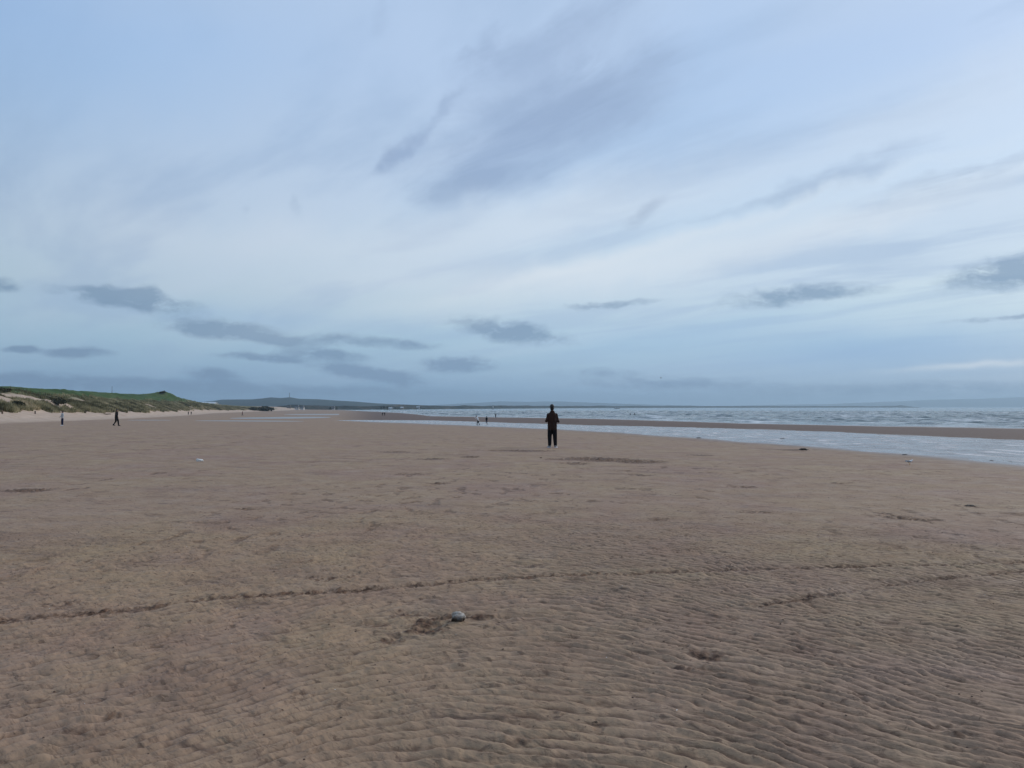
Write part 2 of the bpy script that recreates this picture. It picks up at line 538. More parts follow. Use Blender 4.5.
def dune(x, y):
    v = np.interp(y, FY, FX) - x
    v = v + 2.4 * fbm(x / 17, y / 17, 3, 31) * sstep(-2, 8, v)
    h = np.interp(v, PV, PZ)
    k = np.interp(y, [0, 90, 350, 560, 640, 800, 1200, 1500], [0.74, 0.78, 1.04, 1.20, .86, .6, .42, .36])
    hum = 2.1 * fbm(x / 9.0, y / 11.0, 4, 5) * sstep(8, 18, v) * (1 - 0.7 * sstep(38, 55, v)) + 0.8 * fbm(x / 45., y / 45., 2, 8) * sstep(20, 50, v)
    knob = 3.6 * np.exp(-(((x + 243) / 9.0) ** 2 + ((y - 540) / 14.0) ** 2))
    return h * k + hum * k * np.interp(y, [250, 400], [1, .6]) + knob, v


def channel(a, y):
    """(surface level of the tidal channel, 0..1 position across it, inside mask)"""
    y1 = np.interp(a, A1, Y1); y2 = np.interp(a, A1, Y2); z1 = np.interp(a, A1, Z1)
    u = (y - y1) / np.maximum(y2 - y1, 0.5)
    return z1, u, (a > A1[0])


POOLS = [(250, 420.8, 62, 0.45), (285, 417.6, 45, 1.1), (338, 414.3, 60, .6), (395, 418.0, 40, .5), (150, 420.0, 20, .3)]
PL = []
for (px, py, hw, hh) in POOLS:
    a, yy = solve(px, py, beach0)
    b_, y_a = solve(px, py + hh, beach0); c_, y_b = solve(px, py - hh, beach0)
    PL.append((a * yy, yy, hw / FPX * yy, (y_b - y_a) / 2 * 1.1))


def ground(x, y, full=True):
    x = np.asarray(x, float); y = np.asarray(y, float)
    ys = np.maximum(y, 1e-3)
    a = np.where(y > 0, x / ys, -9)
    z = beach0(x, y)
    z1, u, ins = channel(a, y)
    y1 = np.interp(a, A1, Y1); y2 = np.interp(a, A1, Y2); y3 = np.interp(a, A3, Y3)
    wob = 0.09 * fbm(x / 9, y / 12, 4, 21) + 0.02 * fbm(x / 2.2, y / 3, 3, 22)
    dep = 0.16 * np.sin(np.pi * np.clip(u, 0, 1)) ** 0.8
    zc = z1 - dep
    tb = np.clip((y - y2) / np.maximum(y3 - y2, 1), 0, 1)
    zb = z1 + (SEA + 0.02 - z1) * tb + 0.10 * np.sin(np.pi * np.clip(tb * 3, 0, 1))
    zz = np.where(u < 0, z, np.where(u <= 1, zc, zb))
    blend = sstep(A1[0], A1[0] + 0.03, a)
    z = np.where(ins, z * (1 - blend) + zz * blend, z)
    zend = sstep(A1[0] + .03, A1[0], a)
    nearch = np.exp(-(np.clip(np.abs(u - 0.5) - 0.5, 0, None) * np.maximum(y2 - y1, .5) / 14.0) ** 2)
    z = z + wob * blend * nearch * 0.8
    # below the tide line
    past = sstep(0, 60, y - y3) * (a > A3[0])
    z = z * (1 - past) + (SEA - 1.2) * past
    for (cx, cy, rx, ry) in PL:
        z = z - 0.07 * np.exp(-(((x - cx) / rx) ** 2 + ((y - cy) / ry) ** 2) ** 2)
    dz, v = dune(x, y)
    z = z + dz * (y > -50)
    return z


def place(px, py):
    a, yy = solve(px, py, ground)
    return Vector((a * yy, yy, float(ground(a * yy, yy))))


# disturbed sand: (pixel centre, half width px, half height px, strength)
DIG = [(472, 0, 0, 0, 0)]
digs = [(418, 632, 22, 3, .5), (388, 641, 16, 2, .7), (445, 616, 16, 3, .9), (500, 618, 12, 1.5, .7), (432, 623, 15, 4.5, 1.2), (426, 629, 12, 3, 1.0), (405, 614, 12, 3, 1.0), (385, 625, 14, 2.5, .7), (396, 638, 5, 2.5, 1.0), (473, 617, 22, 2, .6),
        (590, 458.5, 22, 1.4, 1.2), (640, 461.5, 20, 1.4, 1.3), (612, 459.8, 30, 1.6, .9), (575, 463, 14, 1.2, .7), (560, 459, 16, .8, .7),
        (22, 490.5, 16, 1.4, 1.2), (38, 490.5, 8, 1.6, 1.3), (70, 489.5, 3, 1, 1.0), (896, 517, 12, 2.2, 1.2), (925, 519, 16, 1.5, .8), (884, 513, 9, 1, .7),
        (705, 655, 16, 6, .7), (690, 668, 18, 3, .5), (520, 740, 14, 4, .4), (432, 459, 12, .9, .9), (470, 457, 8, 1, .9), (438, 483, 8, 1, .8), (520, 450.5, 26, .7, 1.1),
        (966, 506, 10, 1.1, .9), (978, 513, 5, 1, .9), (395, 452, 18, .8, .6), (410, 474, 16, 1, .6), (250, 508, 20, 1, .5), (60, 604, 16, 3, .6), (965, 735, 14, 5, .6), (940, 726, 18, 4, .5), (115, 716, 14, 4, .4),
        (700, 455, 16, .8, .6), (745, 487, 14, 1, .6), (835, 483, 12, 1, .5), (640, 475, 12, .9, .7), (660, 519, 10, 1.5, .6), (330, 578, 22, 2, .5), (530, 565, 16, 2, .5), (755, 512, 20, 1.3, .5)]
tracks = [([(-60, 628), (0, 622), (60, 617), (130, 611), (200, 600), (280, 594.5), (345, 592), (430, 585), (470, 580), (540, 576), (650, 572.5), (760, 569), (880, 566), (1024, 562), (1150, 558)], 0.085, 1.0),
          ([(760, 606), (800, 600), (850, 592), (930, 580), (1024, 571), (1120, 563)], 0.075, .9),
          ([(505, 478), (560, 476), (640, 482), (700, 490)], 0.14, .3)]


def detail(X, Y, Rr):
    """Ripples, tracks and disturbed patches in metres, plus masks."""
    # broken ripples: rounded cusps on the left, diagonal and more regular on the right
    fade = 1 - sstep(9, 15, Rr)
    side = sstep(-1.6, 1.4, X - 0.12 * (Y - 5) + 1.2 * perlin(X / 2.2, Y / 2.2, 39))
    lam = 0.096
    gx = 0.80 * 1.3 * np.log(np.cosh(np.clip((X + .1) / 1.3, -60, 60)))
    wx = .05 * perlin(X / .21, Y / .21, 36) + .02 * perlin(X / .07, Y / .07, 37)
    wy = .05 * perlin(X / .21 + 9, Y / .21, 38) + .02 * perlin(X / .07, Y / .07 + 5, 35)
    w = 0.20 * fbm(X / 1.3, Y / 1.3, 2, 40) + .022 * perlin(X / .30, Y / .34, 30) * (1.5 - .6 * side) + wy * .34
    ph = (0.78 * Y + gx + w) / lam
    fr = ph - np.floor(ph)
    saw = np.where(fr < 0.68, fr / 0.68, (1 - fr) / 0.32)
    saw = saw * saw * (3 - 2 * saw)
    c_, s_ = math.cos(R(55)), math.sin(R(55))
    ua = (X + wx) * c_ - (Y + wy) * s_; va = (X + wx) * s_ + (Y + wy) * c_
    diag = np.clip(np.abs(perlin(ua / .26, va / .085, 33)) * 1.9, 0, 1) ** .7
    cusp = np.clip(np.abs(perlin((X + wx) / .24, (Y + wy) / .17, 34)) * 1.9, 0, 1) ** .7
    big = sstep(-.6, .5, fbm(X / .9 + 3, Y / .8, 3, 42))
    cut = sstep(-.35, .35, fbm(X / .20, Y / .21, 3, 43))
    left = 1.15 * (.22 * cusp + .78 * saw * (.45 + .55 * cut))
    right = .20 * diag + .80 * saw * (.40 + .60 * cut)
    prof = left * (1 - side) + right * side
    calm = .70 + .45 * big
    rip = 0.031 * (prof - .5) * calm * fade
    tr = np.clip(1.2 - prof * 3.0, 0, 1) * fade * (.35 + .65 * sstep(-.3, .2, fbm(X / .10, Y / .13, 3, 47))) * (.6 + .4 * side)  # trough mask, drives the painted ripple shade
    lump = 0.008 * fbm(X / .55, Y / .42, 4, 44) + 0.0035 * fbm(X / .075, Y / .06, 3, 45) * (1 - .8 * sstep(9, 16, Rr)) + 0.022 * fbm(X / 4, Y / 3, 4, 46) * sstep(3, 9, Rr)
    h = rip + lump + 0.006 * (1 - .6 * side) * perlin(X / .17, Y / .15, 31) * (1 - sstep(9, 16, Rr))
    pk = sstep(.52, .68, perlin(X / .13, Y / .15, 151) + .25 * perlin(X / .04, Y / .04, 152)) * sstep(.0, .4, fbm(X / 1.6, Y / 2.2, 3, 153) + .12) * (1 - sstep(14, 22, Rr))
    pf = sstep(.50, .66, perlin(X / .42, Y / .75, 154) + .3 * perlin(X / .12, Y / .2, 155)) * sstep(-.05, .35, fbm(X / 6, Y / 9, 3, 156)) * sstep(9, 16, Rr)
    pf2 = sstep(.40, .58, perlin(X / .30, Y / .55, 157) + .3 * perlin(X / .10, Y / .2, 158)) * sstep(-.25, .25, fbm(X / 5, Y / 12, 3, 159)) * sstep(7, 11, Rr) * (1 - sstep(24, 34, Rr))
    pf3 = sstep(.40, .58, perlin(X / .75, Y / 2.1, 160) + .3 * perlin(X / .25, Y / .8, 161)) * sstep(-.25, .25, fbm(X / 12, Y / 40, 3, 162)) * sstep(22, 32, Rr) * (1 - sstep(90, 150, Rr))
    h = h - .008 * pk - .014 * pf - .012 * pf2 - .02 * pf3
    dig = np.maximum.reduce([pk * .6, pf * .75, pf2 * .55, pf3 * .45])
    crumb = fbm(X / .05, Y / .05, 3, 50)
    crumb2 = fbm(X / .16, Y / .16, 3, 51)
    far = np.interp(Rr, [6, 20], [1, 1.6])
    for (px, py, hw, hh, s) in digs:
        a, yy = solve(px, py, beach0); cx = a * yy
        _, ya = solve(px, py + hh, beach0); _, yb = solve(px, py - hh, beach0)
        rx, ry = hw / FPX * yy, max((yb - ya) / 2, 0.04)
        box = (np.abs(X - cx) < rx * 2.4) & (np.abs(Y - yy) < ry * 2.4)
        if not box.any(): continue
        q = ((X[box] - cx) / rx) ** 2 + ((Y[box] - yy) / ry) ** 2
        g = np.exp(-q * .8) * s
        mk = sstep(.16, .5, g * (0.85 + 1.7 * crumb2[box]) + 0.5 * crumb[box] * (g > .1))
        dig[box] = np.maximum(dig[box], mk)
        h[box] += g * (0.028 * crumb[box] + .03 * crumb2[box] - .012) * far[box]
    for (pts, wd, s) in tracks:
        W = []
        for p in pts:
            a, yy = solve(*p, beach0); W.append((a * yy, yy))
        W = np.array(W)
        bx = (X > W[:, 0].min() - 1) & (X < W[:, 0].max() + 1) & (Y > W[:, 1].min() - 1) & (Y < W[:, 1].max() + 1)
        x, y = X[bx], Y[bx]
        best = np.full(x.shape, 9.0)
        for k in range(len(W) - 1):
            p, q_ = W[k], W[k + 1]; e = q_ - p; L2 = (e ** 2).sum()
            t = np.clip(((x - p[0]) * e[0] + (y - p[1]) * e[1]) / L2, 0, 1)
            best = np.minimum(best, np.hypot(x - p[0] - t * e[0], y - p[1] - t * e[1]))
        best = np.abs(best + 0.06 * crumb2[bx])
        g = np.exp(-(best / wd) ** 2) * s
        pres = .42 + .58 * sstep(-.35, .3, fbm(x / .6, y / .6, 2, 55))
        mk = sstep(.18, .5, g * pres * (0.7 + 1.6 * crumb[bx]) + .25 * crumb2[bx] * (g > .15))
        dig[bx] = np.maximum(dig[bx], mk)
        h[bx] += g * pres * (0.022 * crumb[bx] - 0.008) * far[bx] + .010 * np.exp(-((best - wd * 1.7) / (.5 * wd)) ** 2) * s
    return h, dig, tr


def build_beach():
    rr = [0.05, 0.3]
    while rr[-1] < 2.9: rr.append(rr[-1] * 1.04)
    while rr[-1] < 15: rr.append(rr[-1] * 1.0028)
    while rr[-1] < 150: rr.append(rr[-1] * 1.0048)
    while rr[-1] < 700: rr.append(rr[-1] * 1.0055)
    while rr[-1] < 15400: rr.append(rr[-1] * 1.03)
    rr = np.array(rr)
    fine = np.arange(-41, 41.001, 0.072)
    rest = np.arange(41, 360 - 41, 2.5)[1:]
    th = np.radians(np.concatenate([fine, rest]))
    Rg, T = np.meshgrid(rr, th, indexing='ij')
    X, Y = Rg * np.sin(T), Rg * np.cos(T)
    Z = ground(X, Y)
    Zb = beach0(X, Y)
    infront = (np.abs(T) < R(42)) & (Rg > 2.5)
    H = np.zeros_like(X); D = np.zeros_like(X); C = np.zeros_like(X)
    k = (rr > 2.5) & (rr < 160)
    nf = len(fine)
    sl = (np.where(k)[0][0], np.where(k)[0][-1] + 1)
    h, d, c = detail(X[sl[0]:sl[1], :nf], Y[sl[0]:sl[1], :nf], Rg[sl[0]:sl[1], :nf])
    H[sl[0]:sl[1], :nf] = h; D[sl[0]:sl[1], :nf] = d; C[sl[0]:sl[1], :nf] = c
    a = np.where(Y > 0, X / np.maximum(Y, 1e-3), -9)
    z1, u, ins = channel(a, Y)
    y1 = np.interp(a, A1, Y1); y2 = np.interp(a, A1, Y2)
    gap = np.where(u < 0, y1 - Y, 1e3)
    # strand beside the channel is smooth and wet
    strand = np.exp(-np.clip(gap, 0, None) / (0.06 * np.maximum(y1, 1))) * ins
    bar = ins & (u > 1)
    wet = np.where(ins & (u >= 0), np.where(u > 1, 0.55, 1.0), strand)
    bl = sstep(A1[0], A1[0] + 0.06, a)
    wet = wet * bl
    y3g = np.interp(a, A3, Y3)
    swash = np.exp(-np.clip((y3g - Y) / (.05 * y3g), 0, None)) * ins
    barm = np.where(bar, 1.0, 0.0) * bl * (1 - swash)
    wet = np.maximum(wet * (1 - .8 * barm), swash)
    low = sstep(-2.35, -2.72, Zb) * sstep(-0.36, -0.27, a) * (1 - barm)
    streak = sstep(-.1, .35, fbm(X / 60, Y / 40, 4, 60))
    wet = np.maximum(wet, low * streak)
    H *= (1 - 0.9 * np.clip(strand + (ins & (u >= 0)), 0, 1))
    H[nf:] = H[nf:]
    dz, v = dune(X, Y)
    dune_m = sstep(-3, 3, v + 1.5 * fbm(X / 8, Y / 8, 3, 61)) * (Y > -60)
    g = sstep(11, 15, v + 4.5 * fbm(X / 12, Y / 15, 4, 62))
    for (px, py, rx, ry) in blow:
        aa, yy = solve(px, py, ground)
        q = ((X - aa * yy) / rx) ** 2 + ((Y - yy) / ry) ** 2 + 1.1 * fbm(X / 4, Y / 4, 3, 63)
        g = g * sstep(.5, 1.1, q)
    back = sstep(0.0, .25, fbm(X / 7, Y / 9, 4, 64) - .10)
    g = g * (1 - .7 * back * (1 - sstep(30, 40, v)))
    tv = np.interp(Y, [150, 320], [28, 20])
    turf = sstep(0, 6, v - tv + 5 * fbm(X / 20, Y / 20, 3, 65)) * sstep(780, 520, Y)
    attrs = dict(dig=D, dune=dune_m, grass=np.clip(g, 0, 1), turf=turf, damp=np.clip(wet, 0, 1) * (1 - dune_m), crest=C, bar=barm)  # crest carries the trough mask for the painted shade
    Z = Z + H * (1 - dune_m)
    me = grid_mesh('beach', X, Y, Z, attrs)
    o = link_mesh('beach', me, sand_material())
    tag(o, 'rippled damp brown sand running from the camera to the dunes and the sea', None, None, 'structure')
    return o


def build_water():
    # tidal channel, lying in its trough
    aa = np.linspace(A1[0] - 0.01, A1[-1], 520)
    uu = np.concatenate([[-.25], np.linspace(-.12, 1.12, 150), [1.3]])
    Aa, U = np.meshgrid(aa, uu, indexing='xy')
    y1 = np.interp(Aa, A1, Y1); y2 = np.interp(Aa, A1, Y2); z1 = np.interp(Aa, A1, Z1)
    Yy = y1 + U * np.maximum(y2 - y1, 0.5)
    Xx = Aa * Yy
    out = np.clip(np.abs(U - .5) - .5, 0, 1)
    Zz = z1 - 0.015 - 0.5 * out + 0.030 * fbm(Xx / .8, Yy / 2.6, 3, 70) * (out < .01)
    foam_glint = sstep(.05, .45, fbm(Xx / .9, Yy / 3.2, 4, 71)) * sstep(0.0, .15, U) * sstep(1.0, .6, np.abs(U - .5) * 2) * 1.3  # pale patches: foam, and glints painted into the water colour
    rim = np.exp(-((U - .03) / .05) ** 2) + np.exp(-((U - .96) / .04) ** 2)
    foam_glint = np.clip(foam_glint + rim * .25 * sstep(-.1, .4, fbm(Xx / 5, Yy / 3, 3, 72)), 0, 1)
    me = grid_mesh('tidal_channel', Xx, Yy, Zz, dict(foam_glint=foam_glint, shallow=np.full_like(Xx, 1.0)))
    o = link_mesh('tidal_channel', me, water_material('channel_water', (0.06, 0.07, 0.07), (0.22, 0.185, 0.165), foam_glint_col=(0.70, 0.67, 0.66), rip=2.2, amp=0.12, rough=0.2, ruf=.8))
    tag(o, 'shallow grey channel of water left between the beach and the sand bar', None, None, 'structure')
    # thin pools on the left
    wm = water_material('pool_water', (0.05, 0.06, 0.07), (0.2, 0.18, 0.17), rip=2.0, amp=0.03, rough=0.3)
    for k, (cx, cy, rx, ry) in enumerate(PL):
        T, Q = np.meshgrid(np.linspace(0, 2 * np.pi, 120)[:-1], np.linspace(0.001, 1.0, 12), indexing='xy')
        X = cx + rx * Q * np.cos(T); Y = cy + ry * Q * np.sin(T)
        Z = beach0(X, Y) - 0.030 - 0.05 * sstep(.8, 1, Q)
        me = grid_mesh('pool', X, Y, Z, dict(foam_glint=np.zeros_like(X), shallow=np.full_like(X, .8)), close=True)
        o = link_mesh('pool', me, wm)
        tag(o, None, None, None, 'structure')
    # sea
    rr = [128.0]
    while rr[-1] < 900: rr.append(rr[-1] * 1.0032)
    while rr[-1] < 15300: rr.append(rr[-1] * 1.02)
    th = np.radians(np.arange(-22, 50, 0.085))
    Rg, T = np.meshgrid(np.array(rr), th, indexing='ij')
    X, Y = Rg * np.sin(T), Rg * np.cos(T)
    a = X / Y
    y3 = np.interp(a, A3, Y3)
    off = (Y - y3)
    near_ = sstep(0, 60, off)
    Z = np.zeros_like(X)
    r2 = random.Random(5)
    main = math.atan2(-0.62, -0.78)
    for k in range(26):
        lam = 3.6 * (1.13 ** k) if k < 16 else r2.uniform(5, 16)
        an = main + r2.gauss(0, .42)
        A = 0.0062 * lam ** .75
        cxx, cyy = math.cos(an), math.sin(an)
        ph = 2 * math.pi / lam * (cxx * X + cyy * Y) + r2.uniform(0, 6.28) + 1.2 * perlin(X / 40, Y / 40, 80 + k)
        s = np.sin(ph)
        Z += A * (2 * (0.5 + .5 * s) ** 1.7 - .8)
    Z *= 2.0
    ampf = (0.25 + 0.75 * near_) * sstep(0, 14, off) * np.interp(Rg, [900, 1500], [1, 0.15])
    grp = sstep(-.25, .5, fbm(X / 45, Y / 30, 3, 90))
    crest = sstep(.15, .42, Z + .25 * fbm(X / 4, Y / 28, 3, 88))
    foam_glint = crest * grp * .9
    # lines of broken water near the tide's edge
    for c0, wd, s in ((10, 1.3, .8), (21, 2.2, .9), (38, 3.5, .8), (64, 4, .6), (100, 6, .5)):
        oo = off + 6 * fbm(X / 40, Y / 60, 3, int(90 + c0))
        ln = np.exp(-((oo - c0) / wd) ** 2)
        Z += 0.22 * ln * sstep(-.3, .3, fbm(X / 25, Y / 25, 2, int(95 + c0)))
        foam_glint = np.maximum(foam_glint, ln * s * sstep(-.4, .2, fbm(X / 16, Y / 40, 3, int(99 + c0))))
    foam_glint = np.clip(foam_glint * sstep(5, 10, off), 0, 1)
    Zs = SEA + Z * ampf
    Zs = np.where(off < 0, SEA - 0.004 * np.clip(-off, 0, 40), Zs)
    shal = 1 - sstep(0, 22, off)
    me = grid_mesh('sea', X, Y, Zs, dict(foam_glint=foam_glint, shallow=shal))
    o = link_mesh('sea', me, water_material('sea_water', (0.030, 0.062, 0.062), (0.20, 0.175, 0.165), rip=0.9, amp=0.28, rough=0.10, lo=.7, hi=1.35, ruf=.16))
    tag(o, 'choppy grey green sea with broken white crests', None, None, 'structure')


build_beach()
build_water()

# ------------------------------------------------------------------ far land
def ridge(name, path, wfac, mat, label, seed, rough=0.1, nv=40, base=SEA - 1, step=2.0, minw=60):
    """path: (px, distance, skyline py). A low rounded body of land with real depth."""
    P = np.array(path, float)
    pxs = np.arange(P[0, 0], P[-1, 0] + .1, step)
    dist = np.interp(pxs, P[:, 0], P[:, 1]); top = np.interp(pxs, P[:, 0], P[:, 2])
    a = (pxs - 512) / FPX / math.cos(PITCH)
    V = np.linspace(-1, 1, nv)
    Aa, Vv = np.meshgrid(a, V, indexing='xy')
    Dd = np.broadcast_to(dist, Aa.shape); Tt = np.broadcast_to(top, Aa.shape)
    W = np.maximum(Dd * wfac, minw)
    Y = Dd + Vv * W
    X = Aa * Y
    ht = CAMH + (407 - Tt) * Dd / FPX - base
    bell = np.clip(1 - np.abs(Vv) ** 2.2, 0, 1) ** 1.2
    n = fbm(X / (W * .5), Y / (W * .5), 5, seed)
    Z = base + ht * bell * (1 + rough * n)
    edge = sstep(0, .03, (Aa - a[0]) / (a[-1] - a[0])) * sstep(0, .03, (a[-1] - Aa) / (a[-1] - a[0]))
    Z = base + (Z - base) * edge
    me = grid_mesh(name, X, Y, Z)
    o = link_mesh(name, me, mat)
    tag(o, label, None, None, 'structure')
    o['label'] = label
    return o


def land_mat(name, cols, sc):
    t = MT(name)
    t.set(Base_Color=t.ramp(t.noise(sc, 6, 0.65), [(0.35, cols[0]), (0.5, cols[1]), (0.65, cols[2])]), Roughness=0.95)
    t.b.inputs['Specular IOR Level'].default_value = 0.1
    return t.m


m_hill = land_mat('moor_hill', [(0.022, 0.030, 0.030), (0.038, 0.050, 0.045), (0.055, 0.065, 0.05)], 0.006)
m_coast = land_mat('coast_land', [(0.018, 0.024, 0.022), (0.035, 0.042, 0.035), (0.10, 0.085, 0.07)], 0.03)
ridge('hills', [(120, 3600, 405), (190, 3600, 403), (212, 3600, 401), (222, 3600, 399.6), (252, 3600, 399.4), (262, 3600, 398.6), (271, 3600, 397.5), (281, 3600, 398.2), (290, 3600, 397.4),
                (299, 3600, 399), (318, 3600, 399.3), (335, 3600, 400.5), (355, 3600, 401.5), (370, 3600, 402.8), (386, 3600, 403.8), (402, 3600, 404.4), (420, 3600, 405.2), (450, 3600, 406), (480, 3600, 407)],
      0.16, m_hill, 'blue green line of low hills beyond the dunes', 101, rough=.05)
ridge('hills', [(415, 12500, 406.3), (450, 12500, 404.2), (478, 12500, 402.8), (500, 12500, 401.4), (530, 12500, 401.8), (560, 12500, 401.4), (590, 12500, 402.6), (620, 12500, 403.6), (650, 12500, 404.6), (690, 12500, 405.4), (740, 12500, 407)],
      0.07, m_hill, 'very pale blue hills on the horizon behind the standing man', 102, rough=.05)
ridge('hills', [(690, 13500, 406.6), (760, 13500, 405), (830, 13500, 404), (868, 13500, 402.4), (900, 13500, 401.2), (930, 13500, 399.8), (980, 13500, 398.8), (1010, 13500, 397.6), (1060, 13500, 397), (1130, 13500, 398), (1210, 13500, 402), (1280, 13500, 407)],
      0.06, m_hill, 'long pale blue hill on the horizon at the right', 103, rough=.05)
ridge('headland', [(262, 1150, 407.2), (280, 1200, 405.6), (300, 1250, 405.2), (320, 1300, 405.8), (350, 1350, 406.4), (380, 1450, 406), (400, 1500, 405.4), (430, 1700, 405.9), (470, 2000, 405.9), (520, 2500, 405.8), (560, 3000, 406), (620, 3800, 405.9), (700, 4600, 406.2), (800, 5200, 406.2),
                   (880, 5600, 406.1), (896, 5600, 405.9), (901, 5600, 405.3), (907, 5600, 406), (925, 5600, 406.9)],
      0.05, m_coast, 'low dark strip of wooded shore along the horizon', 104, rough=.35, step=.7)


def place_on(px, py, dist, z=None):
    d = pix_dir(px, py); k = dist / d.y
    return Vector((d.x * k, dist, CAMH + d.z * k))


# ------------------------------------------------------------------ small materials
M = dict(
    wall_white=simple('white_render_wall', (0.50, 0.49, 0.47), .8, .06, .4),
    wall_buff=simple('buff_wall', (0.42, 0.33, 0.26), .8, .1, .4),
    roof_slate=simple('slate_roof', (0.09, 0.09, 0.10), .7, .2, .5),
    roof_pale=simple('pale_metal_roof', (0.62, 0.66, 0.68), .5, .06, .5),
    glass=simple('window_glass', (0.03, 0.04, 0.05), .15, .2, 1),
    metal=simple('mast_metal', (0.12, 0.13, 0.14), .6, .1, 1),
    wood=simple('weathered_wood', (0.13, 0.085, 0.06), .9, .3, 8, bump=.004),
    wood_dark=simple('wet_dark_wood', (0.035, 0.025, 0.02), .7, .3, 8, bump=.004),
    bark=simple('bark', (0.07, 0.05, 0.04), .9, .3, 3),
    weed=simple('bladder_weed', (0.022, 0.014, 0.008), .45, .5, 20, .5, .004),
    skin=simple('skin', (0.42, 0.25, 0.18), .55, .08, 20),
    hair=simple('dark_hair', (0.008, 0.007, 0.008), .55, .3, 60, .4, .003),
    brown_hair=simple('brown_hair', (0.05, 0.03, 0.02), .6, .3, 60),
    jacket_brown=simple('maroon_brown_jacket_cloth', (0.032, 0.014, 0.010), .85, .3, 14, .2, .006),
    black=simple('black_cloth', (0.007, 0.007, 0.009), .85, .3, 14, .2, .004),
    navy=simple('navy_cloth', (0.012, 0.018, 0.05), .85, .3, 14, .2),
    grey=simple('pale_grey_cloth', (0.42, 0.43, 0.44), .85, .1, 14, .2),
    white=simple('white_cloth', (0.75, 0.75, 0.75), .85, .05, 14, .2),
    red=simple('dark_red_cloth', (0.12, 0.012, 0.012), .85, .2, 14, .2),
    shoe=simple('pale_grey_shoe', (0.26, 0.25, 0.25), .6, .1, 30),
    sole=simple('white_sole', (0.7, 0.7, 0.72), .6, .05, 30),
    shoe_dark=simple('dark_shoe', (0.02, 0.02, 0.02), .6, .1, 30),
    gull_white=simple('white_feathers', (0.8, 0.8, 0.79), .7, .04, 30),
    gull_grey=simple('grey_feathers', (0.30, 0.31, 0.32), .7, .1, 30),
    gull_black=simple('black_feathers', (0.012, 0.012, 0.013), .7, .1, 30),
    beak=simple('yellow_beak', (0.6, 0.35, 0.04), .5, .1, 30),
)


def leaf_mat(name, a, b):
    t = MT(name)
    t.set(Base_Color=t.ramp(t.noise(0.35, 5, .7), [(0.35, a), (0.65, b)]), Roughness=.8)
    t.b.inputs['Specular IOR Level'].default_value = .2
    return t.m


M['leaf'] = leaf_mat('scrub_leaves', (0.030, 0.030, 0.014), (0.085, 0.075, 0.035))
M['leaf_far'] = leaf_mat('tree_leaves', (0.02, 0.035, 0.016), (0.05, 0.07, 0.03))


def marram_mat():
    t = MT('marram_blades')
    n = t.noise(0.085, 8, .8)
    t.set(Base_Color=t.ramp(n, [(0.40, (0.055, 0.045, 0.022)), (0.46, (0.17, 0.15, 0.07)), (0.53, (0.36, 0.31, 0.17)), (0.62, (0.58, 0.47, 0.30))]), Roughness=.8)
    t.b.inputs['Specular IOR Level'].default_value = .2
    return t.m


def build_marram():
    n = 150000
    r = np.random.default_rng(3)
    Y = 80 * (900 / 80) ** r.random(n)
    F = np.interp(Y, FY, FX)
    V = 9 + r.random(n) ** .9 * 31
    X = F - V
    a = X / Y
    dens = fbm(X / 12, Y / 15, 4, 62)
    keep = (a > -.76) & (V + 4.5 * dens > 11.5)
    back = sstep(0.0, .25, fbm(X / 7, Y / 9, 4, 64) - .10) * (1 - sstep(30, 40, V))
    keep &= r.random(n) > back * .9
    for (px, py, rx, ry) in blow:
        aa, yy = solve(px, py, ground)
        q = ((X - aa * yy) / rx) ** 2 + ((Y - yy) / ry) ** 2 + 1.1 * fbm(X / 4, Y / 4, 3, 63)
        keep &= q > .8
    keep &= r.random(n) < (1 - sstep(0, 9, V - np.interp(Y, [150, 320], [27, 21]) + 4 * fbm(X / 20, Y / 20, 3, 65)))
    X, Y, V = X[keep], Y[keep], V[keep]
    Z = ground(X, Y)
    nt = len(X)
    print('marram tufts', nt)
    clump = .6 + .7 * sstep(-.3, .4, fbm(X / 3, Y / 3, 2, 66))
    nb = 6
    T = []
    for b in range(nb):
        an = r.random(nt) * 6.283
        lean = .15 + r.random(nt) * .45
        hh = (0.45 + .5 * r.random(nt)) * clump
        w = .05 + .07 * r.random(nt)
        bx = X + (r.random(nt) - .5) * .6; by = Y + (r.random(nt) - .5) * .6
        wx, wy = -np.sin(an) * w, np.cos(an) * w
        tip = np.stack([bx + np.cos(an) * lean * hh + .15 * hh, by + np.sin(an) * lean * hh, Z + hh], -1)
        p1 = np.stack([bx - wx, by - wy, Z - .12], -1); p2 = np.stack([bx + wx, by + wy, Z - .12], -1)
        T.append(np.stack([p1, p2, tip], 1))
    me = soup_mesh('marram_grass', np.concatenate(T), 3)
    o = link_mesh('marram_grass', me, marram_mat(), smooth=False)
    tag(o, 'olive and straw coloured marram grass covering the dunes', 'grass', None, 'stuff')


build_marram()


def clump_mesh(name, rx, ry, rz, n, size, seed, z0=0.0, lobes=7):
    r = np.random.default_rng(seed)
    L = []
    for k in range(lobes):
        an = r.random() * 6.28; q = r.random() ** .5 * .6
        L.append((math.cos(an) * q * rx, math.sin(an) * q * ry, z0 + rz * (.35 + .5 * r.random()), .35 + .3 * r.random()))
    T = []
    for i in range(n):
        c = L[i % lobes]
        d = r.normal(size=3); d /= np.linalg.norm(d)
        rad = c[3] * (.55 + .5 * r.random())
        p = np.array([c[0] + d[0] * rx * rad, c[1] + d[1] * ry * rad, max(z0 + .02, c[2] + d[2] * rz * rad)])
        u = r.normal(size=3); u /= np.linalg.norm(u); w = np.cross(u, r.normal(size=3)); w /= np.linalg.norm(w)
        s = size * (.6 + .8 * r.random())
        T.append([p - u * s, p + w * s * .6, p + u * s, p - w * s * .6])
    return soup_mesh(name, T, 4)


